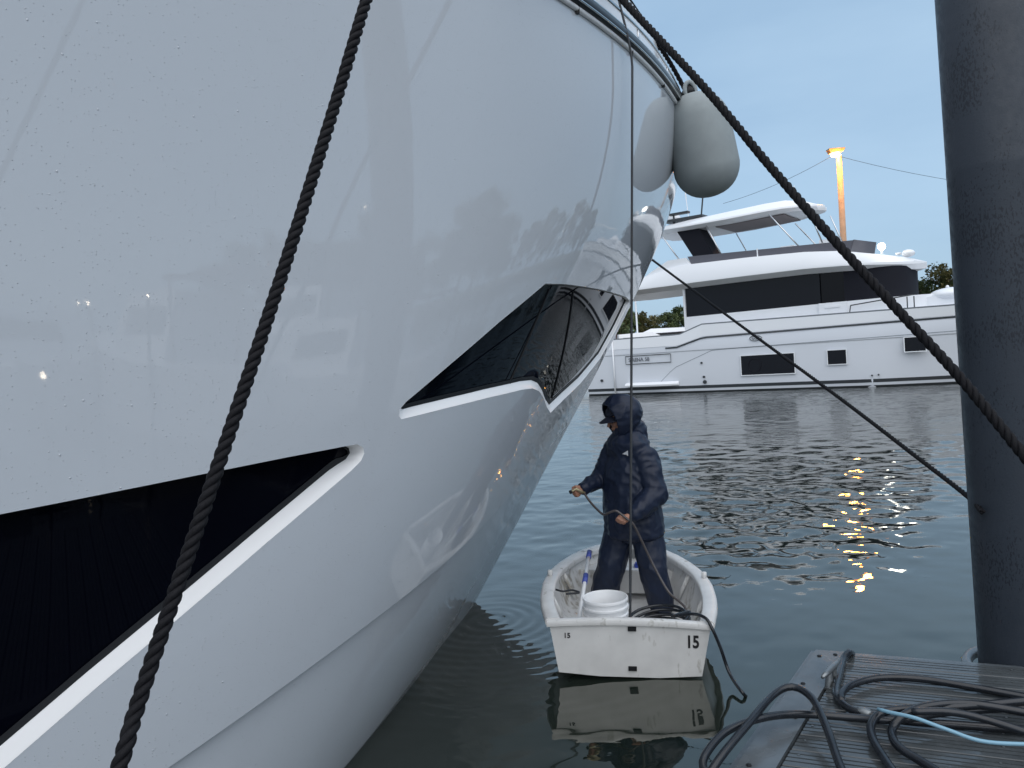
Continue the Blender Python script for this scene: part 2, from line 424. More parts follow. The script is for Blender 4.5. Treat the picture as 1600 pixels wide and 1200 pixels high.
print('WF', [(round(p.x, 2), round(p.y, 2)) for p in WF]); print('WA', [(round(p.x, 2), round(p.y, 2)) for p in WA])
UMAX = 21.0
def inside(p, poly):
    c = False; n = len(poly)
    for i in range(n):
        a = poly[i]; b = poly[i-1]
        if (a[1] > p[1]) != (b[1] > p[1]) and p[0] < (b[0]-a[0])*(p[1]-a[1])/(b[1]-a[1]+1e-12)+a[0]: c = not c
    return c
def hull_side(side, holes):
    us = [0, .004, .012, .025, .045, .08, .13]; 
    while us[-1] < 10: us.append(us[-1]+.10)
    while us[-1] < UMAX-.5: us.append(us[-1]+.45)
    us.append(UMAX); rows = {}
    holes = [densify(h, .05) for h in holes]
    pts = []; 
    for u in us:
        zt = z_top(u); zc = z_ch(u); zs = list(np.linspace(-.6, zc-.05, 16))+list(np.linspace(zc+.06, zt, 42))+[zc-.02, zc-.004, zc+.002, zc+.008, zc+.013, zc+.018, zc+.024]
        for k_, z in enumerate(zs):
            if k_ >= len(zs)-7: rows.setdefault(k_-len(zs), []).append((u, z))
        pts += [(u, z) for z in zs]
    def near(p):
        for h in holes:
            for q in h:
                if abs(p[0]-q.x) < .022 and abs(p[1]-q.y) < .022: return True
        return False
    if holes: pts = [p for p in pts if not near(p)]
    n0 = len(pts); P = [V(p) for p in pts]; E = []; 
    for h in holes:
        b = len(P); P += [V((q.x, q.y)) for q in h]; E += [(b+i, b+(i+1) % len(h)) for i in range(len(h))]
    ix = {p: i for i, p in enumerate(pts)}
    for r_ in rows.values(): E += [(ix[a], ix[b]) for a, b in zip(r_, r_[1:]) if a in ix and b in ix]
    vs, es, fs, *_ = delaunay_2d_cdt(P, E, [], 0, 1e-6)
    polys = [[(q.x, q.y) for q in h] for h in holes]; F = []
    for f in fs:
        c = sum((vs[i] for i in f), V((0, 0)))/len(f)
        if any(inside(c, h) for h in polys): continue
        if c.y > z_top(c.x)+.001: continue
        F.append(tuple(f) if side > 0 else tuple(f)[::-1])
    used = sorted({i for f in F for i in f}); mp_ = {a: b for b, a in enumerate(used)}
    uz = [(vs[i].x, vs[i].y) for i in used]
    return [HP(u, z, 0, side) for u, z in uz], [HN(u, z, side) for u, z in uz], [tuple(mp_[i] for i in f) for f in F]
v1, n1, f1 = hull_side(1, [WF, WA]); v2, n2, f2 = hull_side(-1, [])
YR = empty('large_yacht', W0, 0, label='large white yacht bow filling the left side with two slanted black windows', cat='yacht')
vs = v1+v2; fs = f1+[tuple(i+len(v1) for i in f) for f in f2]
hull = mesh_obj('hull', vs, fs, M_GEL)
for pidx in (0,):
    p = hull.data.polygons[0]
    if p.normal.dot(n1[f1[0][0]]) < 0: hull.data.flip_normals()
hull.data.normals_split_custom_set_from_vertices([tuple(n) for n in n1+n2])
ykids = [hull]
def on_line(f, us, side=1): return [f(u, side) for u in us]
# deck, transom
us = [0.02]+list(np.arange(.3, UMAX, .4))+[UMAX]
dk = MB(); 
a = [HP(u, z_top(u)-.01, 0, 1) for u in us]; b = [HP(u, z_top(u)-.01, 0, -1) for u in us]
dk.add(a+b, [(i, i+1, len(us)+i+1, len(us)+i) for i in range(len(us)-1)]); ykids.append(dk.build('deck', M_GELC))
tr = MB(); zs = np.linspace(-.6, z_top(UMAX), 12); a = [HP(UMAX, z, 0, 1) for z in zs]; b = [HP(UMAX, z, 0, -1) for z in zs]
tr.add(a+b, [(i, i+1, 12+i+1, 12+i) for i in range(11)]); ykids.append(tr.build('transom', M_GELC))
# inner bulwark standing above the rail near the bow, both sides
for side in (1, -1):
    bw = MB(); us = list(np.linspace(.0, 12, 60)); ring = []
    for u in us:
        h = .50*min(1, (u+.05)/.9)+.03; c = HP(u+.10, z_top(u), 0, side); inn = V((-SH.x*side, -SH.y*side, 0))
        k = min(.16, .5*hb(u+.1, z_top(u)))
        p = c+inn*k*.7; ring.append([p+V((0, 0, -.05)), p+inn*.03+V((0, 0, h)), p+inn*(.03+.5*k)+V((0, 0, h)), p+inn*(k*.6)+V((0, 0, -.05))])
    bw.rings(ring); ykids.append(bw.build('bulwark', M_GELC, auto=40))
# superstructure set back from the bow
def house(u0_, u1, wd, z0, z1, rake0, rake1, name, m, inset=.25):
    c0 = W0+FH*(stem_s(ZT0)-u0_); c1 = W0+FH*(stem_s(ZT0)-u1)
    def sec(c, w_, z): return [c-SH*w_+V((0, 0, z-c.z)), c+SH*w_+V((0, 0, z-c.z))]
    a = [W0+FH*(stem_s(ZT0)-u0_), W0+FH*(stem_s(ZT0)-u1)]
    lo = [a[0]+SH*wd*.55, a[0]+SH*wd*.3+FH*.5, a[0]-SH*wd*.3+FH*.5, a[0]-SH*wd*.55, a[0]-FH*1.5-SH*wd, a[1]-SH*wd, a[1]+SH*wd, a[0]-FH*1.5+SH*wd]
    cc = (a[0]+a[1])/2
    hi = [p+(cc-p).normalized()*inset-FH*(rake0 if i < 5 or i == 7 else rake1) for i, p in enumerate(lo)]
    b = MB(); b.rings([[V((p.x, p.y, z0)) for p in lo], [V((p.x, p.y, z1)) for p in hi]]); return b.build(name, m, auto=30)
ykids.append(house(7.0, 19, 2.2, 4.25, 5.1, .3, 0, 'deckhouse', M_GELC))
ykids.append(house(7.5, 18.5, 2.1, 5.095, 6.1, 1.1, 0, 'wheelhouse_window', M_GLASS))
ykids.append(house(8.2, 18.8, 2.3, 6.095, 6.5, .5, 0, 'roof', M_GELC))
# stainless rub rail: broad half-round tube along the sheer, thin rail above it with lugs
us = [.02, .08, .2, .35]+list(np.arange(.5, 12, .18))+list(np.arange(12.1, UMAX, .5))
for side in (1, -1):
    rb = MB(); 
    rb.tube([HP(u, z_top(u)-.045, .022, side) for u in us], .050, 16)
    ykids.append(rb.build('rub_rail', M_RAIL_REFL, smooth=True))  # tube colour stands in for dark water and hull mirrored in the steel
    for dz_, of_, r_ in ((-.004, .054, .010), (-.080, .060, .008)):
        ri = MB(); ri.tube([HP(u, z_top(u)+dz_, of_, side) for u in us], r_, 10); ykids.append(ri.build('steel_highlight_strip', M_STEEL, smooth=True))  # bright strips shaped as the highlights along the rail
    ri = MB(); ri.tube([HP(u, z_top(u)-.112, .012, side) for u in us], .020, 10); ykids.append(ri.build('white_strip', M_LIP, smooth=True))
    tp = MB(); tp.tube([HP(u, z_top(u), .02, side)+V((0, 0, .05+.09*min(1, u/2.5))) for u in us], .015, 10)
    o = tp.build('hand_rail', M_STEEL, smooth=True); ykids.append(o)
    lg = MB()
    for u in np.arange(.7, 9, 1.05):
        lg = MB(); q = HP(u+.3, z_top(u)-.13, .012, side); lg.box(q, (.03, .03, .07)); ykids.append(lg.build('rail_bracket', M_GASK))
        lg = MB(); p = HP(u+.1, z_top(u), .02, side); lg.tube([p, p+V((0, 0, .05+.09*min(1, u/2.5)))], .010, 6); ykids.append(lg.build('rail_post', M_STEEL, smooth=True))
# windows: lip, gasket and glass set back into the hull
def window(poly, depth, ledge=.04, gask=.05, gm=None):
    P = densify(poly, .04); n = len(P); c = sum(P, V((0, 0)))/n
    def shrink(P, d, led=0.0):
        o = []
        for i in range(n):
            t = (P[(i+2) % n]-P[i-2]).normalized(); nn = V((-t.y, t.x))
            q = P[i]+nn*.02
            if not inside(q, [(a.x, a.y) for a in P]): nn = -nn
            o.append(P[i]+nn*(d+led*max(0, nn.y)**.6))
        return o
    edge = [HP(max(.001, p.x), p.y, .001) for p in P]
    In = shrink(P, .010, ledge)
    lipin = [HP(max(.001, p.x), p.y)-HN(max(.05, p.x), p.y)*depth for p in In]
    lip = MB(); mid = [HP(max(.001, p.x), p.y)-HN(max(.05, p.x), p.y)*.012 for p in shrink(P, .003)]
    lip.rings([edge, mid, lipin], caps=False)
    o1 = lip.build('window_lip', M_LIP, smooth=True)
    G = shrink(In, gask*.2, gask); gin = [HP(max(.001, p.x), p.y)-HN(max(.05, p.x), p.y)*(depth+.004) for p in G]
    gk = MB(); gk.rings([[HP(max(.001, p.x), p.y)-HN(max(.05, p.x), p.y)*(depth-.003) for p in In], [p_+HN(max(.05, q.x), q.y)*.004 for p_, q in zip(gin, G)]], caps=False)
    o2 = gk.build('window_gasket', M_GASK, smooth=True)
    # glass sheet follows the hull curvature
    xs = [p.x for p in P]; ys = [p.y for p in P]; pts = [V((p.x, p.y)) for p in In]; E = [(i, (i+1) % n) for i in range(n)]
    poly_ = [(p.x, p.y) for p in In]
    for u in np.arange(min(xs), max(xs), .09):
        for z in np.arange(min(ys), max(ys), .09):
            if inside((u, z), poly_): pts.append(V((u, z)))
    vv, ee, ff, *_ = delaunay_2d_cdt(pts, E, [], 0, 1e-6)
    F = [tuple(f) for f in ff if inside(sum((vv[i] for i in f), V((0, 0)))/len(f), poly_)]
    o3 = mesh_obj('window_glass', [HP(max(.001, p.x), p.y)-HN(max(.05, p.x), p.y)*(depth+.006) for p in vv], F, gm or M_GLASS)
    nn = [HN(max(.02, p.x), p.y) for p in vv]
    if F and o3.data.polygons[0].normal.dot(nn[F[0][0]]) < 0: o3.data.flip_normals()
    o3.data.normals_split_custom_set_from_vertices([tuple(q) for q in nn])
    # pane joints
    return [o1, o2, o3]
ykids += window(WF, .040, .035, gask=.02)
ykids += window(WA, .085, .045, gask=.04, gm=M_GLASSB)
# thin dark joints between the panes of the forward window
for (a, b) in (((870, 447), (802, 610)), ((905, 449), (868, 632))):
    pa, pb = hit_hull(*a), hit_hull(*b); jt = MB(); L_ = []
    for k in range(14):
        t = .04+k/13*.92; u = pa[0]*(1-t)+pb[0]*t; z = pa[1]*(1-t)+pb[1]*t; L_.append(HP(u, z, -.043))
    jt.tube(L_, .006, 6); ykids.append(jt.build('pane_joint', M_GASK))
recentre(YR, ykids)
for k in ykids: k.parent = YR

# ------------------------------------------------------------------ fender at the bow
fc = aty(1096, 227, 8.38); fe = aty(1080, 158, 8.38); ax = (aty(1082, 165, 8.38)-aty(1113, 300, 8.38)).normalized()
prof = []
R_, H_ = .350, .57
for i in range(0, 21):
    th = math.pi*i/20-math.pi/2
    h = math.sin(th); prof.append((max(.002, R_*abs(math.cos(th))**.86), .215*(1 if h > 0 else -1 if h < 0 else 0)+.34*h))
FR = empty('fender', fc, 0, label='fat pale grey fender hanging against the tip of the white bow', cat='fender')
b = MB(); b.lathe([(r, h) for r, h in prof], V((0, 0, 0)), ax, 40); b.build('fender_body', M_FEND, FR, smooth=True)
b = MB(); b.lathe([(.085, 0), (.08, .05), (.05, .10), (.035, .12)], ax*(H_-.03), ax, 20); b.build('end_cap', M_GASK, FR, smooth=True)
eye = MB(); cpt = ax*(H_+.06)
xx = ax.cross(fw).normalized()
eye.tube([cpt+ax*(.085*math.cos(t)-.045)+xx*(.055*math.sin(t))-fw*.05 for t in np.linspace(0, 2*math.pi, 17)], .024, 8); eye.build('rope_eye', M_FEND, FR, smooth=True)
ep = fc+cpt
rl = twisted_rope('fender_rope', [HP(3.6, z_top(3.6), .05)+V((0, 0, .3)), aty(985, 5, 7.4), aty(1012, 45, 7.9), aty(1045, 95, 8.4), aty(1066, 132, 8.6), aty(1075, 148, 8.38)], .026, M_ROPE)
tag(rl, 'short black rope tied to the eye of the grey fender', 'rope'); 
kn = MB(); 
for t in range(3): kn.tube([aty(1075, 150, 8.60)+V((.06*math.cos(a), .05*math.sin(a), .055*math.sin(a+t)+.012*t)) for a in np.linspace(0, 2*math.pi, 14)], .026, 8)
ko = kn.build('knot', M_ROPE, rl, smooth=True)

# ------------------------------------------------------------------ mooring ropes
A1 = aty(178, 1225, 1.28); B1 = aty(578, -18, 1.95)
d1 = B1-A1
r1 = twisted_rope('mooring_rope', [A1-d1*.62, A1-d1*.3, A1, aty(222, 1080, 1.36), aty(330, 760, 1.52), aty(437, 440, 1.70), aty(520, 175, 1.85), B1, B1+d1*.35, B1+d1*1.05], .0148, M_ROPE, pitch=.074, step=.0055, n=10)
tag(r1, 'thick black twisted rope crossing in front of the white hull', 'rope')
A2 = aty(850, -135, 4.6)
r2 = twisted_rope('mooring_rope', [A2+(A2-aty(970, 0, 4.2))*2.0, A2, aty(976, 3, 4.15), aty(1100, 136, 3.75), aty(1200, 256, 3.50), aty(1300, 371, 3.25), aty(1400, 481, 3.05), aty(1500, 590, 2.88), aty(1600, 712, 2.70), aty(1750, 900, 2.5)], .0205, M_ROPE, pitch=.105, step=.009)
tag(r2, 'long black rope running from the bow down across the sky and dark pile', 'rope')
r3 = twisted_rope('mooring_rope', [aty(985, 380, 11.2), aty(1022, 408, 10.2), aty(1150, 503, 8.0), aty(1300, 613, 6.1), aty(1430, 712, 4.95), aty(1509, 773, 4.36), aty(1535, 800, 4.1)], .0155, M_ROPE, step=.014)
tag(r3, 'thinner black rope stretched from behind the bow to the foot of the pile', 'rope')
tp = aty(988, 88, 7.12)
vr = MB(); ub = min(np.arange(.5, 6, .02), key=lambda u: abs(scrx(HP(u, z_top(u)-.04, .11))-988)); tpt = HP(ub, z_top(ub)-.03, .12); ty_ = tpt.y
P_ = smooth_path([aty(958, -60, ty_+.1), aty(966, -5, ty_+.05), aty(978, 45, ty_+.02), aty(986, 82, ty_)], .06)+smooth_path([aty(988, 104, ty_-.02), aty(986.5, 600, ty_*.58+5.42*.42-.15), aty(984.5, 970, 5.42)], .06)
vr.tube(P_, .0095, 8); vro = vr.build('painter_line', M_ROPEV, smooth=True); tag(vro, 'thin dark line hanging straight down from the bow rail into the dinghy', 'rope')

# ------------------------------------------------------------------ dock
DZ = .40
dA = onz(1275, 1018, DZ); dB = onz(1150, 1200, DZ); dC = onz(1525, 1038, DZ)
de = (dC-dA).normalized(); dg_ = (dA-dB).normalized()
DR = empty('dock', dA, 0, label='wet grey ribbed wooden dock at the bottom right corner', cat='dock')
def DP(i, j, z=0): return de*i - dg_*j + V((0, 0, z))   # local to dA
M_DOCK = mat('wet_dock_board', (.066, .075, .081), .2, bump=[('noise', 35, .25, .003), ('noise', 5, .15, .008)], var=(7, .14), rvar=(5, .06, .22))
dk = MB(); rowj = .0; k = 0; LN = 5.0
while rowj < 7.5:
    wdt = .138; gap = .011
    # a ribbed board: four ribs and shallow grooves across its width
    prof = []; nr = 4
    for r_ in range(nr):
        a = rowj+wdt*r_/nr; c = wdt/nr
        prof += [(a+.002, 0), (a+c*.74, 0), (a+c*.80, -.011), (a+c*.97, -.011)]
    prof[-2:] = [(rowj+wdt-.002, 0), (rowj+wdt, -.004)]
    prof = [(rowj, -.03)]+[(rowj+.0, -.003)]+prof+[(rowj+wdt, -.03)]
    dz = random.uniform(-.0015, .0015); sl = random.uniform(-.001, .001)
    dk.rings([[DP(.165, a, z+dz) for a, z in prof], [DP(LN, a, z+dz+sl) for a, z in prof]], closed=False)
    rowj += wdt+gap; k += 1
dk.build('decking', M_DOCK, DR)
M_GALV0 = mat('galvanised_metal', (.22, .24, .25), .35, metal=.7, bump=[('noise', 60, .3, .003)])
eb = MB(); M_EDGE = mat('wet_edge_board', (.085, .098, .108), .2, bump=[('noise', 20, .3, .004)], var=(5, .25), rvar=(6, .08, .3))
def skewbox(mb, i0, i1, j0, j1, z0, z1):
    mb.add([DP(i, j, z) for z in (z0, z1) for i, j in ((i0, j0), (i1, j0), (i1, j1), (i0, j1))], [(0, 3, 2, 1), (4, 5, 6, 7), (0, 1, 5, 4), (1, 2, 6, 5), (2, 3, 7, 6), (3, 0, 4, 7)])
skewbox(eb, .0, .155, 0, 2.4, -.06, .012); skewbox(eb, .0, .155, 2.405, 7.5, -.06, .012)
eb.build('edge_board', M_EDGE, DR)
eb = MB(); skewbox(eb, -.012, LN, -.04, -.002, -.28, -.006); skewbox(eb, -.035, -.004, -.04, 7.5, -.28, -.012); eb.build('fascia', M_EDGE, DR)
eb = MB(); skewbox(eb, .05, LN, .05, 7.4, -.6, -.036); eb.build('float', M_GASK, DR)
eb = MB()
for i, j in ((.04, .10), (.115, .06), (.05, .5), (.11, .9), (.05, 1.4), (.20, .05)):
    eb.lathe([(.012, .012), (.011, .017), (.004, .019)], DP(i, j), V((0, 0, 1)), 10)
eb.split('bolt', M_GASK, DR)
sc0 = MB(); sc0.lathe([(.0055, 0), (.0055, .0012), (.002, .0015)], V((0, 0, 0)), V((0, 0, 1)), 8); scr = sc0.build('screw', M_GALV0, DR)
for n_ in range(24):
    for q_, i_ in enumerate((.20, .96, 1.72)):
        o = scr if (n_, q_) == (0, 0) else scr.copy()
        if o is not scr: COL.objects.link(o)
        o.location = DP(i_+random.uniform(-.01, .01), n_*.149+.069+random.uniform(-.012, .012)-.02, .0015)
# cleat near the dock corner
M_GALV = M_GALV0
M_GALV_ = mat('galvanised_iron', (.22, .24, .25), .35, metal=.7, bump=[('noise', 60, .3, .003)])
cc = onz(1300, 1070, DZ); CL = empty('dock_cleat', cc, 0, label='galvanised horn cleat on the wet dock corner beside the hose end', cat='cleat')
c = MB(); hdir = (onz(1322, 1030, DZ)-onz(1292, 1062, DZ)).normalized()
c.tube([V((0, 0, .075))-hdir*.13+V((0, 0, .012)), V((0, 0, .085))-hdir*.07, V((0, 0, .088)), V((0, 0, .085))+hdir*.07, V((0, 0, .075))+hdir*.13+V((0, 0, .012))], [.009, .015, .018, .015, .009], 10)
c.build('horn', M_GALV, CL, smooth=True)
c = MB(); 
for s in (-.04, .04): c.tube([hdir*s, hdir*s*.8+V((0, 0, .08))], [.024, .014], 10)
c.box((0, 0, .004), (.14, .06, .010), Matrix.Rotation(math.atan2(hdir.y, hdir.x), 3, 'Z')); c.build('base', M_GALV, CL, auto=40)

# ------------------------------------------------------------------ steel pile
PR = .235
pl = aty(1530, 1040, 4.24); pdir = (pl-V((0, 0, pl.z))); h2 = V((pl.x, pl.y, 0)).normalized(); pc = V((pl.x, pl.y, 0))+V((h2.y, -h2.x, 0))*PR+h2*.10
M_PILE = mat('pile_sleeve', (.032, .041, .055), .42, var=(2, .08), bump=[('noise', 90, .3, .003)], rvar=(25, .38, .55), spec=.35)
def add_speckle(m, col=(.017, .022, .031, 1), sc=110, zs=.45, lo=.315, hi=.36):
    N = m.node_tree.nodes; L = m.node_tree.links; p = N['Principled BSDF']
    src = p.inputs['Base Color'].links[0].from_socket
    t = N.new('ShaderNodeTexCoord'); mp = N.new('ShaderNodeMapping'); mp.inputs['Scale'].default_value = (1, 1, zs)
    a = N.new('ShaderNodeTexNoise'); a.inputs['Scale'].default_value = sc; a.inputs['Detail'].default_value = 3
    g = N.new('ShaderNodeTexNoise'); g.inputs['Scale'].default_value = 2.2
    s = N.new('ShaderNodeMath'); s.operation = 'MULTIPLY'
    r = N.new('ShaderNodeMapRange'); r.inputs[1].default_value = lo; r.inputs[2].default_value = hi
    L.new(t.outputs['Object'], mp.inputs[0]); L.new(mp.outputs[0], a.inputs[0]); L.new(t.outputs['Object'], g.inputs[0]); L.new(a.outputs[0], s.inputs[0]); L.new(g.outputs[0], s.inputs[1]); L.new(s.outputs[0], r.inputs[0])
    mxn = N.new('ShaderNodeMix'); mxn.data_type = 'RGBA'; mxn.inputs[7].default_value = col
    L.new(r.outputs[0], mxn.inputs[0]); L.new(src, mxn.inputs[6]); L.new(mxn.outputs[2], p.inputs['Base Color'])
add_speckle(M_PILE)
add_speckle(M_DINGHY, (.30, .29, .25, 1), 26, .35, .325, .42)
add_speckle(M_DINGIN, (.34, .32, .28, 1), 18, .6, .31, .42)
tilt = V((-.017, .0, 1)).normalized()
PI_ = empty('mooring_pile', pc, 0, label='tall dark grey mooring pile rising at the right edge of the dock', cat='pile')
b = MB(); b.lathe([(PR, -3), (PR, 0), (PR, 3.02), (PR*1.004, 3.03), (PR*1.004, 3.06), (PR, 3.07), (PR, 6.2), (PR*.4, 6.5), (.01, 6.6)], V((0, 0, 0)), tilt, 56); b.build('pile_shaft', M_PILE, PI_, auto=40)
# the guide hoop stands round the foot of the pile
hoop = MB(); hoop.tube([V((0, 0, DZ-.1))+V((math.cos(a), math.sin(a), 0))*(PR+.06) for a in np.linspace(0, 2*math.pi, 33)], .03, 8)
hp = hoop.build('guide_hoop', M_GALV, DR, smooth=True); hp.location = V((pc.x, pc.y, 0))-V((dA.x, dA.y, dA.z))

# ------------------------------------------------------------------ hoses on the dock
def hose(name, px, r, m, label, cat='hose', step=.03, n=12, extra_start=None, group=None):
    pts = [onz(x, y, DZ+.008+z) for x, y, z in px]
    if extra_start: pts = extra_start+pts
    b = MB(); b.tube(smooth_path(pts, step), r, n); o = b.build(name, m, smooth=True); tag(o, label, cat, group); return o
HR = .0185
hose('dock_hose', [(1334, 1024, -.06), (1327, 1019, .03), (1318, 1030, HR), (1311, 1055, HR), (1306, 1080, HR), (1313, 1096, HR), (1333, 1110, HR), (1370, 1119, HR), (1420, 1127, HR), (1500, 1133, HR), (1620, 1142, HR)], HR, M_HOSE, 'black hose coming over the far edge of the dock past the cleat')
hose('dock_hose', [(1316, 1098, .02), (1314, 1086, .03), (1330, 1070, .03), (1375, 1059, .025), (1440, 1061, .02), (1520, 1074, HR), (1640, 1096, HR)], HR, M_HOSE, 'black hose laid in a wide flat bend in the middle of the dock')
hose('dock_hose', [(1330, 1230, .03), (1312, 1195, .05), (1290, 1133, .09), (1268, 1090, .12), (1238, 1073, .13), (1208, 1086, .12), (1170, 1130, .10), (1130, 1178, .06), (1098, 1225, .0)], HR*.95, M_HOSE, 'black hose standing up in a tall arch over the left dock edge')
hose('dock_hose', [(1125, 1232, .0), (1101, 1205, .02), (1102, 1180, .05), (1135, 1143, .08), (1190, 1122, .08), (1250, 1116, .05), (1330, 1121, .035), (1400, 1125, .055), (1480, 1113, .06), (1620, 1104, .05)], HR*.95, M_HOSE, 'black hose swinging out in a low loop beyond the left dock edge')
hose('dock_hose', [(1410, 1225, HR), (1385, 1190, HR), (1364, 1155, .03), (1362, 1130, .05), (1382, 1112, .075), (1430, 1107, .08), (1500, 1104, .085), (1640, 1092, .08)], HR, M_HOSE, 'black hose forming the outer turn of the coil by the blue hose')
hose('dock_hose', [(1500, 1228, HR), (1440, 1190, HR), (1402, 1165, .03), (1394, 1140, .04), (1412, 1118, .08), (1450, 1103, .10), (1520, 1100, .09), (1640, 1120, .06)], HR, M_HOSE, 'black hose forming the inner turn of the coil by the blue hose')
hose('dock_hose', [(1425, 1112, .115), (1480, 1112, .12), (1540, 1124, .09), (1640, 1156, .05)], HR*.9, M_HOSE, 'black hose end lying on top of the coil at the right')
h0 = [o for o in D.objects if o.name == 'dock_hose'][0]; ca, cb_ = onz(1340, 1111, DZ+.027), onz(1362, 1117.5, DZ+.027); cp_ = MB(); cp_.tube([ca, ca.lerp(cb_, .2), ca.lerp(cb_, .5), ca.lerp(cb_, .8), cb_], [.0195, .024, .0245, .024, .0195], 14); cp_.build('coupling', M_GALV, h0, smooth=True)
hose('blue_hose', [(1372, 1108, .10), (1390, 1113, .11), (1430, 1122, .12), (1480, 1140, .10), (1540, 1159, .07), (1640, 1164, .05)], .0085, M_BLUEH, 'thin pale blue hose lying across the black coil on the dock')

# ------------------------------------------------------------------ dinghy
DG = V((.655, 5.13, 0)); DH = math.radians(-7.5); HEEL = math.radians(2.6)
DI = empty('dinghy', DG, DH, label='small white rowing dinghy number 15 with a man standing in it', cat='dinghy')
DI.rotation_euler = (math.radians(.6), HEEL, DH)
DM = Matrix.Translation(DG) @ DI.rotation_euler.to_matrix().to_4x4()
# stations: a along the boat (y local), half width top/bottom, heights
def dhw(a):   # gunwale half width
    return float(np.interp(a, [0, .25, .5, .8, 1.1, 1.35, 1.58, 1.77, 1.91, 1.99, 2.03], [.525, .575, .605, .615, .59, .525, .435, .325, .20, .09, .0]))
_da = np.linspace(0, 2.03, 60); _w = np.array([dhw(x) for x in _da]); _w[1:-1] = (_w[:-2]+_w[1:-1]*2+_w[2:])/4; _w[1:-1] = (_w[:-2]+_w[1:-1]*2+_w[2:])/4
def dhw(a): return float(np.interp(a, _da, _w))
def dsh(a): return .385+.012*(a/2.1)**2
def dkeel(a): return .015-.09*math.sin(min(1, a/1.6)*math.pi*.55)+.28*max(0, (a-1.40)/.63)**2.2
def section(a, inner=False):
    w_ = dhw(a); z0 = dkeel(a); z1 = dsh(a); th = .022 if inner else 0
    w_ = max(.004, w_-th); z0 = z0+(.10 if inner else 0); bw_ = w_*(.84 if a < 1.2 else .84-.25*(a-1.2)); z0 = min(z0, z1-.03)
    half = [(0, z0), (bw_*.5, z0+.006), (bw_*.82, z0+.018), (bw_*.95, z0+.05), (bw_+(w_-bw_)*.2, z0+(z1-z0)*.25), (bw_+(w_-bw_)*.55, z0+(z1-z0)*.55), (w_, z1-(.0 if not inner else 0))]
    return [V((-x, a, z)) for x, z in half[::-1]]+[V((x, a, z)) for x, z in half[1:]]
st = list(np.linspace(0, 2.015, 40))
h = MB(); h.rings([section(a) for a in st], closed=False)
s0 = section(0); h.add(s0, [tuple(range(len(s0)))]); h.build('hull_shell', M_DINGHY, DI, auto=35)
i_ = MB(); sti = list(np.linspace(.03, 1.97, 36)); i_.rings([section(a, True) for a in sti], closed=False); s0 = section(.03, True); i_.add(s0, [tuple(range(len(s0)))]); i_.build('inner_liner', M_DINGIN, DI, auto=35)
# gunwale: broad flanged rim round the boat and rolled transom top
gw = MB(); rim = []
for a in st: rim.append(V((-dhw(a), a, dsh(a))))
rim += [V((dhw(a), a, dsh(a))) for a in st[::-1]]
def rimsec(p, t):
    out_ = t.cross(V((0, 0, 1))).normalized()
    if out_.dot(V((p.x, p.y-.9, 0))) < 0: out_ = -out_
    return [p+out_*x+V((0, 0, z)) for x, z in ((-.066, -.03), (-.068, .004), (-.056, .016), (.018, .020), (.034, .008), (.038, -.014), (.030, -.034), (.022, -.034))]
rs = []
for i, p in enumerate(rim):
    t = (rim[min(i+1, len(rim)-1)]-rim[max(i-1, 0)]).normalized(); rs.append(rimsec(p, t))
gw.rings(rs)
gw.build('gunwale', M_DINGHY, DI, auto=50)
tt = MB(); rs = []
for x in np.linspace(-.55, .55, 17):
    zc = .372+.022*(1-(x/.55)**2); rs.append([V((x, y, zc+z)) for y, z in ((-.030, -.022), (-.034, -.004), (-.028, .014), (-.01, .020), (.02, .018), (.032, .006), (.034, -.022))])
tt.rings(rs); tt.build('transom_cap', M_DINGHY, DI, auto=50)
tf = MB(); tf.prism([V((-.535, 0, .375)), V((-.475, 0, .035)), V((-.2, 0, .015)), V((.2, 0, .015)), V((.475, 0, .035)), V((.535, 0, .375)), V((.2, 0, .392)), V((-.2, 0, .392))], V((0, -.012, 0)))
tf.build('transom', M_DINGHY, DI)
# forward and stern seats, side knees
se = MB(); se.prism([V((-.47, 1.52, .25)), V((.47, 1.52, .25)), V((.38, 1.65, .25)), V((.24, 1.82, .25)), V((0, 1.92, .25)), V((-.24, 1.82, .25)), V((-.38, 1.65, .25))], V((0, 0, .04)))
se.box((0, 1.53, .17), (.86, .025, .16)); se.build('bow_seat', M_DINGIN, DI)
se = MB(); se.prism([V((-.50, .03, .20)), V((.50, .03, .20)), V((.50, .24, .20)), V((-.50, .24, .20))], V((0, 0, .03))); se.box((0, .23, .14), (.86, .02, .12)); se.build('stern_seat', M_DINGIN, DI)
se = MB()
for s in (-1, 1):
    for a in (.62, 1.22): se.tube([V((s*(dhw(a)-.035), a, dsh(a)-.02)), V((s*(dhw(a)-.10), a+.02, .22)), V((s*(dhw(a)-.14), a+.03, .12))], [.02, .018, .012], 8)
    se.lathe([(.02, 0), (.02, .05), (.014, .055)], V((s*(dhw(.95)+.0), .95, dsh(.95)+.01)), V((0, 0, 1)), 12)
se.split('side_knee', M_DINGIN, DI, smooth=True)
for z in (.345, .075):
    f_ = MB(); f_.box((.02, -.020, z), (.042, .016, .022)); f_.box((.02, -.014, z), (.056, .010, .030)); f_.build('drain_fitting', M_GASK, DI)
Rx = Matrix.Rotation(math.radians(90), 4, 'X')
text_mesh('15', .115, 'number_marking', M_INK, Matrix.Translation((.415, -.0135, .262)) @ Rx, DI, ext=.0015, bold=.0035, sx=.78)
text_mesh('15', .048, 'number_marking', M_INK, Matrix.Translation((-.415, -.0135, .288)) @ Rx, DI, ext=.0015, bold=.0012)
# rubbing streaks, tiny
FLZ = .05
def D2W(x, y, z): return DM @ V((x, y, z))

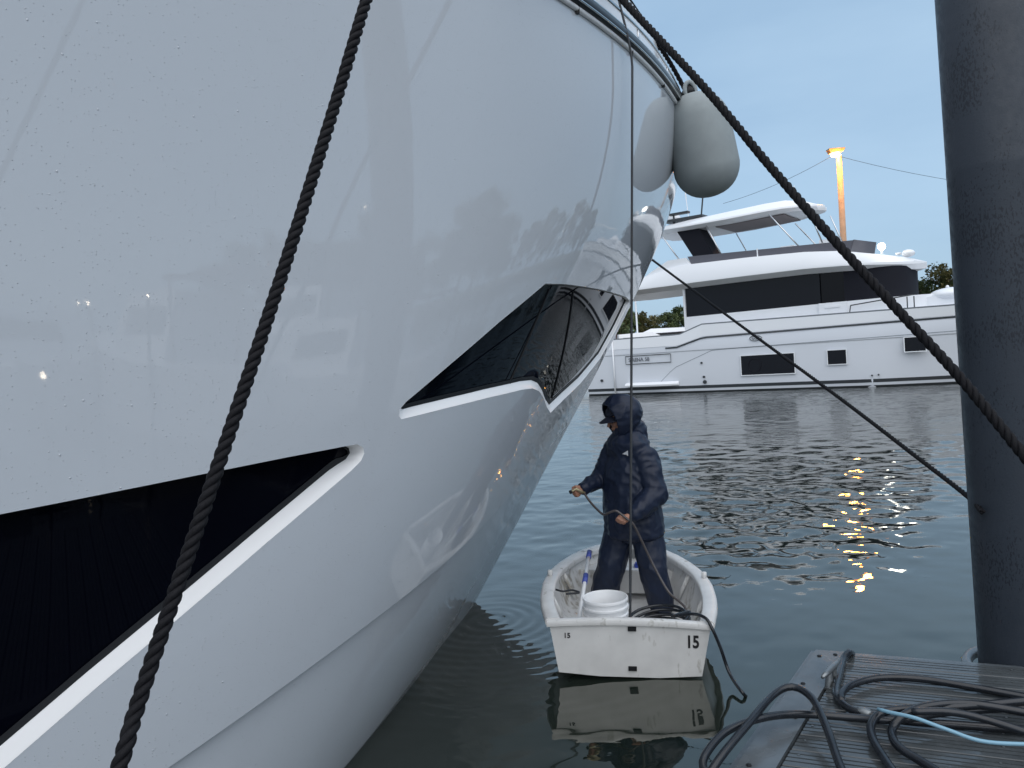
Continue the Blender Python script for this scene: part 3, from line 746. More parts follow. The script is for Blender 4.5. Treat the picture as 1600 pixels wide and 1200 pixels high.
# bucket
bc = D2W(-.15, .25, .295); BK = empty('bucket', bc, 0, label='white plastic bucket with ribbed rim standing in the dinghy behind the transom', cat='bucket')
def bprof(k): 
    return [(.118, -.17), (.122, -.165), (.136, .04), (.136, .05), (.146, .052), (.147, .064), (.138, .068), (.139, .098), (.149, .10), (.149, .112), (.140, .116), (.1405, .145), (.149, .147), (.150, .160), (.147, .166), (.142, .166), (.138, .160), (.134, .04), (.118, -.155), (.001, -.157)]
b = MB(); b.lathe([(r*1.07, h*1.08) for r, h in bprof(0)], V((0, 0, .0)), V((0, 0, 1)), 48); b.build('bucket_shell', M_BUCKET, BK, auto=45)
hd = MB(); hd.tube([V((.163*math.cos(a), -.152*math.sin(a)*.25-.148*abs(math.sin(a))*.2, .12-.13*math.sin(a))) for a in np.linspace(0, math.pi, 16)], .0025, 6); hd.build('handle', M_STEEL, BK, smooth=True)

# brush pole
pa = aty(921, 862, 6.35); pb = aty(904, 972, 5.50)
PO = empty('brush_pole', pb, 0, label='white pole with blue bands leaning inside the dinghy left of the bucket', cat='pole')
b = MB(); b.tube([V((0, 0, 0)), pa-pb], .0155, 12); b.build('pole_shaft', mat('white_pole', (.72, .74, .76), .3), PO, smooth=True)
for t0, t1 in ((.90, 1.0), (.52, .64)):
    b = MB(); b.tube([(pa-pb)*t0, (pa-pb)*t1], .021, 12); b.build('blue_band', mat('blue_grip', (.06, .09, .36), .5), PO, smooth=True)
# blue sponge / bailer between the legs
bs = aty(998, 893, 6.72); BS = MB(); BS.box((0, 0, 0), (.07, .06, .13)); BS.box((0, 0, .072), (.05, .04, .02)); BSo = BS.build('bailer', M_BLUE, loc=bs); tag(BSo, 'small bright blue plastic bailer on the dinghy floor behind the man', 'bailer')
# hose coil in the dinghy
cpos = D2W(.22, .36, .12)
b = MB(); pts = []
for k in range(0, 150):
    a = k/150*5*2*math.pi; t = k/150
    rr = .215+.012*math.sin(a*1.7)
    pts.append(cpos+V((rr*math.cos(a), rr*.95*math.sin(a), .03+.16*t+.035*math.sin(a+1))))
pts += [D2W(.30, .20, .36), D2W(.43, .10, .415), D2W(.50, .0, .425), D2W(.535, -.05, .38), aty(1126, 1013, 4.98), aty(1140, 1052, 4.93), onz(1160, 1082, .03), onz(1172, 1090, -.03), onz(1210, 1100, -.10)]
b.tube(smooth_path(pts, .02), .011, 10); co = b.build('coiled_hose', M_HOSE, smooth=True); tag(co, 'black hose coiled in the dinghy stern and trailing over its right corner into the water', 'hose')
# small things on the dinghy floor
b = MB(); b.tube(smooth_path([aty(868+0, 921, 6.0), aty(880, 924, 5.95), aty(893, 922, 5.98), aty(905, 926, 5.9), aty(885, 928, 5.85)], .02), .008, 8); o = b.build('short_rope', M_ROPEV, smooth=True); tag(o, 'short dark rope end lying at the left side of the dinghy', 'rope')

# ------------------------------------------------------------------ the person
def pj(x, y, Y): return aty(x, y, Y)
PB = D2W(.2, 1.15, .1); PE = empty('person', V((.95, 6.35, .1)), 0, label='man in navy hooded rain suit and cap standing in the dinghy holding a hose', cat='person')
# facing direction on the ground (to camera-left, a little towards the camera)
FD = V((-.82, -.57, 0)).normalized(); RT = V((FD.y, -FD.x, 0)) # his right
RT = V((-FD.y*-1, -FD.x, 0)) if False else FD.cross(V((0, 0, 1)))
pel = pj(990, 812, 6.36); chest = pj(985, 722, 6.38); neck = pj(980, 676, 6.36); head = pj(967, 650, 6.34)
shR = pj(958, 703, 6.50); shL = pj(1008, 715, 6.24)
elR = pj(938, 748, 6.50); wrR = pj(913, 762, 6.38)
elL = pj(1024, 772, 6.16); wrL = pj(992, 803, 6.02)
hipR = pj(968, 832, 6.44); hipL = pj(1010, 832, 6.30)
knR = pj(956, 880, 6.42); knL = pj(1021, 888, 6.22)
anR = pj(942, 932, 6.50); anL = pj(1033, 942, 6.24)
handR = pj(905, 767, 6.34); handL = pj(977, 810, 5.98)
def oval(mb, pts, n=22):
    """pts: (centre, half-width along RT, half-depth along FD)"""
    rs = []
    for c, a, b_ in pts:
        rs.append([c+RT*(a*math.cos(k*2*math.pi/n))+FD*(b_*math.sin(k*2*math.pi/n)) for k in range(n)])
    mb.rings(rs)
nozdir = (pj(893, 766, 6.30)-handR).normalized()
def hand(mb, wrist, palm, dir_, up, side, r=.0108):
    """palm + five curled fingers gripping something that runs along 'dir_'"""
    f = (palm-wrist).normalized(); g = dir_.normalized(); g = (g-f*g.dot(f)*.0).normalized(); nrm = f.cross(g).normalized()*side
    mb.capsule(wrist, palm, .026, .030); mb.ellip(palm, (.036, .036, .03))
    lens = [.046, .053, .049, .039]
    for k in range(4):
        base = palm+g*((k-1.5)*.020)+f*.018+nrm*.006
        a = base+f*lens[k]*.55; b_ = a+(f*.15+nrm*-1).normalized()*lens[k]*.62; c_ = b_+(-f*.8-nrm*.35).normalized()*lens[k]*.5
        mb.chain([base, a, b_, c_], [r, r*.95, r*.88, r*.75])
    tb = palm+g*-.034-f*.012; t1 = tb+(g*-.3+f*.7-nrm*.5).normalized()*.032; t2 = t1+(f*.5-nrm*.9+g*.3).normalized()*.028
    mb.chain([tb, t1, t2], [.012, .011, .009])
# one continuous body under the clothes
bd = MB()
BFD = FD; FD = V((-.975, -.22, 0)).normalized()   # the head is turned a little further to his right
hc = head
hrot = Matrix((FD, FD.cross(V((0, 0, 1)))*-1, V((0, 0, 1)))).transposed()
tiltm = Matrix.Rotation(math.radians(22), 3, FD.cross(V((0, 0, 1))) * -1)
HD = tiltm @ FD; HUP = tiltm @ V((0, 0, 1)); 
if HD.z > 0: tiltm = Matrix.Rotation(math.radians(-22), 3, FD.cross(V((0, 0, 1))) * -1); HD = tiltm @ FD; HUP = tiltm @ V((0, 0, 1))
HS = HD.cross(HUP)
hrot = Matrix((HD, HUP.cross(HD), HUP)).transposed()
bd.ellip(hc+HUP*.025-HD*.01, (.098, .076, .105), hrot); bd.ellip(hc+HD*.032-HUP*.055, (.058, .058, .07), hrot)
bd.ellip(hc+HD*.068-HUP*.112, (.024, .026, .020), hrot)               # chin
bd.chain([hc+HD*.088+HUP*.005, hc+HD*.116-HUP*.034], [.010, .014])    # nose
bd.ellip(hc+HD*.092-HUP*.068, (.014, .025, .007), hrot); bd.ellip(hc+HD*.089-HUP*.080, (.013, .022, .007), hrot)   # lips
bd.ellip(hc+HD*.082+HUP*.022, (.018, .055, .012), hrot)
for s in (-1, 1):
    bd.ellip(hc+HS*s*.078-HUP*.02-HD*.005, (.022, .010, .032), hrot); bd.ellip(hc+HS*s*.045+HD*.06-HUP*.035, (.025, .02, .025), hrot)
bd.chain([hc-HUP*.06-HD*.02, neck-V((0, 0, .03)), chest], [.058, .062, .10])
bd.chain([chest, pel], [.12, .12]); bd.chain([shR, chest, shL], [.055, .09, .055])
bd.chain([shR, elR, wrR], [.048, .038, .027]); bd.chain([shL, elL, wrL], [.048, .038, .027])
bd.chain([pel, hipR, knR, anR], [.10, .085, .058, .042]); bd.chain([pel, hipL, knL, anL], [.10, .085, .058, .042])
nz_axis = (pj(893, 766, 6.28)-pj(915, 772, 6.30)).normalized()
hand(bd, wrR, handR, V((.25, .2, -.95)), None, 1); hand(bd, wrL, handL, V((.75, -.25, -.55)), None, 1)
o = bd.build('body', M_SKIN); remesh(o, .0055, 2); recentre(PE, [o]); o.parent = PE
for s in (-1, 1):
    e = MB(); e.ellip(hc+HS*s*.033+HD*.083-HUP*.012, (.010, .012, .009), hrot, 12, 8); eo = e.build('eye', M_INK, smooth=True); recentre(PE, [eo]); eo.parent = PE
# jacket
FD = BFD
jk = MB(); up = V((0, 0, 1))
oval(jk, [(neck+up*.01, .115, .10), (neck-up*.03, .16, .12), (neck-up*.075, .205, .15), (chest+up*.05, .215, .16), (chest-up*.03, .235, .195), (chest.lerp(pel, .45)+FD*.01, .25, .21), (chest.lerp(pel, .8)+FD*.01, .255, .215), (pel-up*.03, .26, .22), (pel-up*.11, .262, .22), (pel-up*.135, .22, .18)])
jk.chain([chest+RT*.10+up*.06, shR, shR.lerp(elR, .5), elR, elR.lerp(wrR, .6), wrR], [.105, .092, .084, .078, .070, .055])
jk.chain([chest-RT*.10+up*.06, shL, shL.lerp(elL, .5), elL, elL.lerp(wrL, .6), wrL], [.12, .105, .104, .098, .086, .062])
o = jk.build('jacket', M_NAVY); remesh(o, .010, 5, disp=[((7, 7, 4), .008), ((14, 14, 16), .0055)]); recentre(PE, [o]); o.parent = PE
# trousers
tr = MB(); oval(tr, [(pel-up*.0, .17, .125), (pel-up*.10, .18, .135), (hipR.lerp(hipL, .5)-up*.06, .175, .125)])
tr.chain([hipR, hipR.lerp(knR, .5), knR, knR.lerp(anR, .5), anR], [.125, .124, .120, .118, .112]); tr.chain([hipL, hipL.lerp(knL, .5), knL, knL.lerp(anL, .5), anL], [.128, .126, .118, .112, .102])
o = tr.build('trousers', M_NAVY); remesh(o, .010, 4, disp=[((8, 8, 4), .007), ((14, 14, 10), .004)]); recentre(PE, [o]); o.parent = PE
for an in (anR, anL):
    bt = MB(); heel = an-up*.07; bt.chain([an, heel], [.055, .05]); bt.chain([heel-FD*.02-up*.01, heel+FD*.10-up*.015, heel+FD*.16-up*.02], [.045, .046, .036])
    o = bt.build('boot', M_BOOT); remesh(o, .008, 3); recentre(PE, [o]); o.parent = PE
# hood: a shell around the head, open at the face
hdm = MB(); n = 26; m_ = 16; vs = []; fs = []
rs_in = []
def hoodpt(th, ph, s=1.0):
    # th from the face axis (0 = straight ahead) ; ph around it
    d = HD*math.cos(th)+(HUP*math.cos(ph)+HS*math.sin(ph))*math.sin(th)
    c = hc-HD*.02+HUP*.015; rr = .160*s
    sx = 1+.16*max(0, d.dot(-HD)); drop = max(0, -d.z)
    return c+V((d.x*rr*sx, d.y*rr*sx, d.z*rr*(1.02+.35*drop)))
opening = math.radians(53)
rings_o = []; rings_i = []
for i in range(m_+1):
    th = opening+(math.pi-opening-.02)*i/m_
    rings_o.append([hoodpt(th, k*2*math.pi/n, 1.0) for k in range(n)]); rings_i.append([hoodpt(th, k*2*math.pi/n, .93) for k in range(n)])
hdm.rings(rings_i[::-1]+rings_o, caps=True)
# gather of cloth running from the hood to the shoulders
hdm.chain([hc-HD*.07-up*.06, neck-FD*.05-up*.0, chest+up*.10-FD*.03], [.095, .13, .145])
hdm.chain([hc-HD*.02-up*.11, neck+FD*.01-up*.05], [.07, .09])
o = hdm.build('hood', M_NAVY); remesh(o, .0065, 3, disp=[((12, 12, 18), .005)]); recentre(PE, [o]); o.parent = PE
# cap with a brim
cp = MB(); crown = []
for i in range(9):
    th = math.pi/2*i/8; crown.append([hc+HUP*(.035+.088*math.sin(th))+HD*(-.005)+(HD*math.cos(a)*.104+HS*math.sin(a)*.086)*max(.02, math.cos(th)) for a in np.linspace(0, 2*math.pi, 24, endpoint=False)])
cp.rings(crown); o = cp.build('cap', M_CAP, smooth=True); recentre(PE, [o]); o.parent = PE
br = MB(); top = []; 
for i in range(6):
    row = []
    for k in range(13):
        a = math.radians(-62+124*k/12); rr = .09+.085*i/5*math.cos(math.radians((-62+124*k/12)*.9))
        row.append(hc+HUP*(.042-.022*(i/5)-.025*(abs(k-6)/6)**2)+HD*(rr*math.cos(a))+HS*(rr*math.sin(a)*.92))
    top.append(row)
vsb = [p for r in top for p in r]+[p-HUP*.005 for r in top for p in r]; nn_ = 13*6; fsb = []
for i in range(5):
    for k in range(12):
        q = (i*13+k, i*13+k+1, (i+1)*13+k+1, (i+1)*13+k); fsb.append(q); fsb.append(tuple(x+nn_ for x in q[::-1]))
for k in range(12): fsb.append((65+k, 66+k, 66+k+nn_, 65+k+nn_))
br.add(vsb, fsb); o = br.build('cap_brim', M_CAP, auto=60); recentre(PE, [o]); o.parent = PE
# small white triangular mark on the chest
lp = pj(977, 708, 6.36); 
dg = bpy.context.evaluated_depsgraph_get(); dg.update()
jo = [c for c in PE.children if c.name.startswith('jacket')][0]
Mi = root_matrix(PE).inverted(); orig = Mi @ CAM; 
def on_jacket(x, y):
    dr = ray(x, y).normalized(); ok, loc, nor, _ = jo.ray_cast(orig, dr)
    return loc+nor*.004 if ok else Mi @ lp
lg = MB(); tri = [on_jacket(972.5, 709), on_jacket(981.5, 703.5), on_jacket(982, 712.5), on_jacket(978.5, 710), on_jacket(976.5, 710.2)]
lg.add(tri+[t+V((0, 0, 0))+(t-orig).normalized()*-.001 for t in tri], [(0, 1, 4), (1, 3, 4), (1, 2, 3), (5, 6, 9), (6, 8, 9), (6, 7, 8)]); lg.build('chest_mark', mat('white_print', (.7, .72, .75), .5), PE)
# spray nozzle and the hose he holds
NZ = empty('spray_nozzle', handR, 0, label='small brass and black spray nozzle in the man\'s outstretched hand', cat='nozzle')
b = MB(); n0 = pj(914, 771, 6.30)-handR; n1_ = pj(900, 764, 6.30)-handR; n2_ = pj(893, 768, 6.28)-handR
b.tube([n0, n1_, n1_.lerp(n2_, .6), n2_], [.012, .013, .010, .012], 12); b.build('nozzle_barrel', mat('brass', (.42, .36, .22), .35, metal=.6), NZ, smooth=True)
b = MB(); b.lathe([(.013, 0), (.016, .006), (.016, .016), (.012, .018)], n2_, (n2_-n1_).normalized(), 14); b.build('nozzle_tip', M_GASK, NZ, smooth=True)
b = MB(); hp_ = [pj(913, 771, 6.29), pj(922, 784, 6.24), pj(933, 796, 6.16), pj(943, 804, 6.06), pj(952, 801, 5.99), pj(962, 798, 5.96), pj(970, 803, 5.95), pj(980, 811, 5.93), pj(990, 820, 5.93), pj(1005, 850, 5.95), pj(1022, 885, 5.93), pj(1045, 925, 5.85), pj(1072, 953, 5.68), D2W(.36, .50, .14)]
b.tube(smooth_path(hp_, .02), .0095, 10); o = b.build('hand_hose', mat('grey_hose', (.075, .065, .065), .25), smooth=True); tag(o, 'black hose running from the spray nozzle through both hands down to the coil', 'hose')

# ------------------------------------------------------------------ the yacht across the water
A_ = onz(962, 617, 0); B_ = onz(1485, 601, 0); yl = (B_-A_); YANG = math.atan2(yl.y, yl.x)
FY = empty('motor_yacht', A_, YANG, label='white three-deck motor yacht with dark windows moored across the water', cat='yacht')
BM = 5.4; HBM = BM/2
def yhw(l):    # half beam along the hull at deck level
    if l < 12: return HBM
    t = min(1, (l-12)/9.0); return HBM*(1-t**2.3)
def ysheer(l): return float(np.interp(l, [-2.0, 3.6, 4.75, 15, 21], [2.80, 2.80, 3.20, 3.12, 3.45]))
HPROF = [(-.5, .35), (0, .10), (.12, .07), (.30, .05), (1.2, .035), (1.95, .03), (2.0, .0), (2.55, .0), (2.6, .02)]
def ysec(l):
    top = ysheer(l); hw = yhw(l); fl = max(0, (l-12)/9)
    pts = []
    for h_, ins in HPROF: 
        h2 = h_; pts.append((max(.01, hw-ins-fl*1.5*max(0, (1-h_/3.2))*min(1, hw)), h2))
    pts.append((max(.01, hw-.03), top)); pts.append((max(.005, hw-.15), top)); pts.append((max(.004, hw-.15), top-.55 if l < 14 else top-.12))
    near_ = [V((l, HBM-a, z)) for a, z in pts]; far_ = [V((l, HBM+a, z)) for a, z in pts[::-1]]
    return near_+far_
ls = list(np.linspace(-1.6, 3.6, 8))+[4.0, 4.4, 4.75]+list(np.linspace(5.2, 12, 12))+list(np.linspace(12.4, 20.9, 26))
h = MB(); h.rings([ysec(l) for l in ls]); h.build('hull', M_YGREY, FY, auto=25)
def ribbon(name, pts, wd, m, y0=-.012, th=.03, par=None):
    b = MB()
    for i in range(len(pts)-1):
        a = V((pts[i][0], y0, pts[i][1])); c = V((pts[i+1][0], y0, pts[i+1][1])); b.bar(a, c, th, wd)
    return b.build(name, m, par or FY)
def curve_side(l): return HBM-yhw(l)
def band(name, l0, l1, hf0, hf1, m, off=.012, ins=0.0):
    b = MB(); L_ = np.linspace(l0, l1, 60); rs = []
    for l in L_:
        sc = ysec(l); # interpolate near-side offset at height
        ys = [p.y for p in sc[:len(HPROF)+1]]; zs = [p.z for p in sc[:len(HPROF)+1]]
        a, c = hf0(l), hf1(l); ya = float(np.interp(a, zs, ys))-off; yc = float(np.interp(c, zs, ys))-off
        rs.append([V((l, ya, a)), V((l, yc, c)), V((l, yc+.04, c)), V((l, ya+.04, a))])
    b.rings(rs); return b.build(name, m, FY)
band('boot_stripe', -1.6, 20.3, lambda l: -.1, lambda l: .07, M_YLINE)
band('boot_stripe', -1.6, 20.3, lambda l: .19, lambda l: .33, M_YLINE)
rubh = lambda l: float(np.interp(l, [2.87, 3.44, 4.78, 15, 21], [2.18, 2.18, 2.56, 2.64, 2.8]))
band('rub_strake', 2.87, 20.5, lambda l: rubh(l)-.035, lambda l: rubh(l)+.035, M_YLINE, .03)
kh = lambda l: float(np.interp(l, [2.42, 3.24, 5.21, 15, 21], [.5, 1.21, 1.95, 2.09, 2.2]))
band('knuckle_line', 2.42, 20.5, lambda l: kh(l)-.012, lambda l: kh(l)+.012, mat('grey_seam', (.22, .25, .28), .5), .008)
band('sheer_strake', -1.6, 20.5, lambda l: rubh(max(l, 2.9))+.06 if l > 3 else 2.27, lambda l: ysheer(l)-.03, M_WOODP, .016)
band('cap_rail', -1.6, 20.5, lambda l: ysheer(l)-.035, lambda l: ysheer(l)+.02, mat('bulwark_cap', (.16, .18, .20), .3), .02)
def hwin(l0, l1, h0, h1):
    f = MB(); y = -.02; t = .035
    f.bar(V((l0-t, y, h0-t/2)), V((l1+t, y, h0-t/2)), .03, t); f.bar(V((l0-t, y, h1+t/2)), V((l1+t, y, h1+t/2)), .03, t)
    f.box(((l0-t/2), y, (h0+h1)/2), (t, .03, h1-h0)); f.box(((l1+t/2), y, (h0+h1)/2), (t, .03, h1-h0))
    fo = f.build('hull_window', M_WOODP, FY); g = MB(); g.box(((l0+l1)/2, -.005+.02, (h0+h1)/2), (l1-l0, .05, h1-h0)); g.build('window_pane', M_YGL, fo); return fo
wn = hwin(6.54, 8.90, .72, 1.59); ring = MB(); ring.tube([V((7.15+.29*math.cos(a), -.018, 1.15+.30*math.sin(a))) for a in np.linspace(0, 2*math.pi, 24)], .02, 6); ring.build('porthole_ring', M_YCOV, wn)
hwin(10.30, 11.04, 1.02, 1.61); hwin(13.28, 14.03, 1.39, 1.95)
# name box, emblem and small fittings
nb = MB(); 
for a, c in (((.70, 1.50), (3.12, 1.50)), ((.70, 1.90), (3.12, 1.90)), ((.70, 1.50), (.70, 1.90)), ((3.12, 1.50), (3.12, 1.90))): nb.bar(V((a[0], -.022, a[1])), V((c[0], -.022, c[1])), .012, .035, up=V((0, 1, 0)) if a[0] == c[0] else V((0, 0, 1)))
nbo = nb.build('name_frame', M_YLINE, FY)
text_mesh('SIRENA 58', .25, 'name_lettering', mat('name_letter_grey', (.13, .14, .16), .4), Matrix.Translation((1.42, -.02, 1.70)) @ Rx, nbo, ext=.004, bold=.004)
em = MB(); em.tube([V((7.27+.27*math.cos(a), -.03, 2.36+.115*math.sin(a))) for a in np.linspace(0, 2*math.pi, 28)], .022, 6)
for x in (-.12, 0, .12): em.tube([V((7.27+x+.045*math.cos(a), -.03, 2.34+.045*math.sin(a))) for a in np.linspace(0, 2*math.pi, 14)], .012, 6)
em.build('fairlead', mat('fairlead_steel', (.30, .32, .34), .25, metal=.8), FY, smooth=True)
for l, hh, r_ in ((4.64, 1.38, .05), (4.72, .72, .055), (4.75, .48, .09), (.0-.75, .75, .07), (12.0, .48, .035), (12.25, .50, .035)):
    q = MB(); q.lathe([(r_, 0), (r_, .05), (r_*.6, .055)], V((l, .03, hh)), V((0, -1, 0)), 14); q.build('hull_fitting', M_YLINE, FY)
q = MB(); q.rings([[V((l, -w_, h_)) for w_, h_ in ((-.02, .36), (wd_, .36+.02), (wd_+.02, .46), (wd_*.6, .56), (-.02, .58))] for l, wd_ in ((.7, .28), (2.6, .28), (3.1, .2), (3.45, .02))]); q.build('platform_wing', M_WOODP, FY, auto=40)
q = MB(); q.box((-2.1, HBM, .45), (1.6, BM-.4, .14)); q.build('swim_platform', M_WOODP, FY)
q = MB(); q.tube([V((.02, -.05, .02)), V((.02, -.05, 2.75))], .045, 8); q.build('corner_post', M_WOODP, FY, smooth=True)
# deck floor
q = MB(); q.add([V((l, HBM-max(.0, yhw(l)-.16), 2.30 if l < 3.7 else 2.9)) for l in (-1.5, 3.7)]+[V((l, HBM+yhw(l)-.16, 2.30)) for l in (3.7, -1.5)], [(0, 1, 2, 3)])
q.build('cockpit_floor', M_TEAK, FY)
fd = MB(); L_ = list(np.linspace(3.72, 20.5, 40)); fd.add([V((l, HBM-max(.01, yhw(l)-.13), ysheer(l)-.3)) for l in L_]+[V((l, HBM+max(.01, yhw(l)-.13), ysheer(l)-.3)) for l in L_], [(i, i+1, 40+i+1, 40+i) for i in range(39)]); fd.build('side_deck', M_WOODP, FY)
# salon: white lower side, dark glass, door, dark forward cover
def plan(l0, l1, ins, nose=0, n=9):
    """closed plan outline with a rounded front"""
    w_ = HBM-ins; P = [(l0, -w_)]
    P += [(l1, -w_)] if not nose else [(l1-nose+nose*math.sin(t), -w_*max(0, math.cos(t))**.55) for t in np.linspace(0, math.pi/2, n)]
    P2 = [(a, -b_) for a, b_ in P[::-1] if b_ < -1e-3 or not nose]
    return [(a, HBM+b_) for a, b_ in P+P2]
def slab(name, P, z0, z1, m, par=None, z0f=None, z1f=None):
    b = MB(); b.rings([[V((a, c, (z0f(a) if z0f else z0))) for a, c in P], [V((a, c, (z1f(a) if z1f else z1))) for a, c in P]]); return b.build(name, m, par or FY, auto=35)
slab('cabin_side', plan(3.72, 14.6, .55, 2.4), 2.75, 3.62, M_WOODP, z1f=lambda l: 3.60 if l < 11 else 3.66)
slab('salon_glass', plan(3.80, 9.98, .60), 3.60, 4.98, M_YGL)
slab('side_door', plan(10.0, 10.95, .70), 3.60, 4.98, mat('door_glass', (.003, .003, .005), .06, spec=.2))
slab('forward_cover', plan(10.97, 13.40, .58, 1.9), 3.62, 4.95, M_YCOV)
q = MB(); q.box((3.74, .57, 3.9), (.10, .10, 2.3)); q.split('window_post', M_WOODP, FY)
q = MB(); q.box((10.5, .50, 3.38), (1.15, .12, .55)); q.box((10.5, .43, 3.48), (.62, .04, .10)); q.build('boarding_gate', M_WOODP, FY)
q = MB()
for a, c in (((11.2, 3.15), (11.25, 3.45)), ((11.25, 3.45), (13.6, 3.66)), ((13.4, 3.15), (13.4, 3.6)), ((13.65, 3.15), (13.65, 3.6))): q.tube([V((a[0], .30, a[1])), V((c[0], .30, c[1]))], .025, 6)
q.split('deck_rail', M_YLINE, FY)
slab('foredeck_trunk', plan(12.5, 18.5, 1.0, 3.0), 2.9, 3.55, M_WOODP)
# roof / flybridge deck as a loft with fascia
def roofsec(l, hw_, zb, zt):
    e = hw_; f1_ = zb+.20; 
    return [V((l, HBM-max(.02, e-.42), zb)), V((l, HBM-e, f1_)), V((l, HBM-e-.0, min(zt-.02, f1_+.10))), V((l, HBM-max(.02, e-.16), f1_+(zt-f1_)*.75)), V((l, HBM-max(.02, e-.24), zt)), V((l, HBM+max(.02, e-.24), zt)), V((l, HBM+max(.02, e-.16), f1_+(zt-f1_)*.75)), V((l, HBM+e, min(zt-.02, f1_+.10))), V((l, HBM+e, f1_)), V((l, HBM+max(.02, e-.42), zb))]
RS = [(-1.2, 2.55, 4.92, 5.35), (0, 2.65, 4.90, 5.5), (2.0, 2.68, 4.93, 5.75), (3.2, 2.7, 4.94, 5.98), (4.1, 2.7, 4.96, 6.06), (7, 2.7, 4.98, 6.02), (9.5, 2.68, 4.98, 5.93), (11, 2.6, 4.93, 5.78), (11.8, 2.45, 4.88, 5.60), (12.5, 2.1, 4.83, 5.45), (13.1, 1.6, 4.80, 5.33), (13.5, 1.05, 4.80, 5.22), (13.75, .5, 4.82, 5.14), (13.85, .1, 4.84, 5.10)]
q = MB(); q.rings([roofsec(*s) for s in RS]); q.build('flybridge_deck', M_WOODP, FY, auto=25)
q = MB()
for y in (.35, BM-.55): q.prism([V((1.4, y, 5.5)), V((2.2, y, 5.95)), V((3.1, y, 6.38)), V((4.0, y, 6.40)), V((4.3, y, 6.0))], V((0, .2, 0)))
q.split('flybridge_coaming', M_WOODP, FY)
sc = MB()
for y in (.50, BM-.54): sc.prism([V((4.05, y, 6.46)), V((4.25, y, 6.02)), V((11.3, y, 5.74)), V((11.45, y, 6.18))], V((0, .04, 0)))
sc.prism([V((11.30, .52, 5.74)), V((11.45, .52, 6.2)), V((11.9, HBM, 6.2)), V((11.8, HBM, 5.7))], V((.03, 0, 0))); sc.prism([V((11.30, BM-.52, 5.74)), V((11.45, BM-.52, 6.2)), V((11.9, HBM, 6.2)), V((11.8, HBM, 5.7))], V((.03, 0, 0)))
sc.split('wind_screen', M_YSMOKE, FY)
q = MB(); q.box((7.4, .49, 6.14), (.05, .05, .48)); q.box((10.2, 1.4, 6.28), (.5, .8, .30)); q.box((8.6, 1.6, 6.2), (.6, 1.4, .34)); q.split('helm_seat', M_WOODP, FY)
# hardtop
HS_ = [(1.8, 1.7, 7.82, 8.10), (2.4, 1.95, 7.80, 8.18), (4, 2.05, 7.78, 8.28), (6, 2.08, 7.80, 8.36), (7.6, 2.02, 7.86, 8.44), (8.5, 1.8, 7.90, 8.46), (9.2, 1.35, 7.93, 8.36), (9.7, .75, 7.92, 8.18), (9.9, .15, 7.93, 8.04)]
def hsec(l, hw_, zb, zt): return [V((l, HBM-hw_+.3*min(1, hw_), zb)), V((l, HBM-hw_, zb+.14)), V((l, HBM-hw_+.02, zb+.22)), V((l, HBM-hw_*.75, zt)), V((l, HBM+hw_*.75, zt)), V((l, HBM+hw_-.02, zb+.22)), V((l, HBM+hw_, zb+.14)), V((l, HBM+hw_-.3*min(1, hw_), zb))]
q = MB(); q.rings([hsec(*s) for s in HS_]); hto = q.build('hardtop', M_WOODP, FY, auto=25)
q = MB(); q.prism([V((5.2, 1.35, 7.76)), V((8.4, 1.35, 7.84)), V((8.4, BM-1.35, 7.84)), V((5.2, BM-1.35, 7.76))], V((0, 0, .03))); q.build('sunroof', mat('sunroof_grey', (.20, .17, .17), .5), hto)
q = MB()
q.prism([V((3.35, 1.0, 7.85)), V((4.45, 1.0, 7.85)), V((5.35, 1.0, 6.1)), V((4.35, 1.0, 6.1))], V((0, 1.1, 0)))
q.build('radar_arch', M_YCOV, FY)
q = MB()
for a, c in (((5.0, 7.8), (5.75, 6.2)), ((7.95, 7.85), (9.3, 6.1)), ((9.6, 7.95), (10.2, 6.2)), ((2.6, 7.85), (3.6, 6.35))):
    for y in (.70, BM-.70): q.tube([V((a[0], y, a[1])), V((c[0], y-.1 if y < 1 else y+.1, c[1]))], .035, 8)
q.split('top_support', M_STEEL, FY, smooth=True)
q = MB(); q.box((3.6, 1.6, 8.42), (2.0, .7, .12)); q.box((3.3, 1.6, 8.75), (1.0, .3, .10)); q.tube([V((4.4, 1.6, 8.3)), V((4.55, 1.6, 9.3))], .04, 8); q.tube([V((3.0, 1.6, 8.3)), V((3.0, 1.6, 8.75))], .05, 8); q.build('radar_mast', M_YLINE, FY)
q = MB(); q.ellip((2.7, 2.3, 8.65), (.32, .32, .30)); q.ellip((8.8, HBM, 8.55), (.12, .12, .12)); q.split('antenna_dome', M_WOODP, FY, smooth=True)
q = MB(); q.ellip((0, 0, 0), (.15, .15, .15), None, 16, 10); slt = q.build('search_light', mat('lit_search_light', (.9, .9, .85), .3, emit=(1, .95, .82), estr=9), FY, smooth=True); slt.location = (12.45, .9, 5.80)
q = MB(); q.tube([V((0, 0, -.3)), V((0, 0, -.12))], .05, 8); q.build('light_bracket', M_WOODP, slt)
q = MB(); q.ellip((13.3, 1.8, 5.47), (.26, .26, .16)); q.box((13.0, 1.3, 5.45), (.2, .1, .1)); q.build('hailer_dome', M_WOODP, FY, smooth=True)
q = MB(); q.ellip((14.9, 1.7, 3.58), (.9, .9, .30)); q.lathe([(.08, 0), (.05, .08), (.01, .1)], V((14.7, 1.6, 3.87)), V((0, 0, 1)), 10); q.build('foredeck_cover', M_WOODP, FY, smooth=True)
q = MB(); q.tube([V((15.5, .35, 3.2)), V((15.5, .35, 4.1)), V((20.6, 2.6, 4.5))], .03, 8); q.build('bow_rail', M_STEEL, FY)
q = MB()
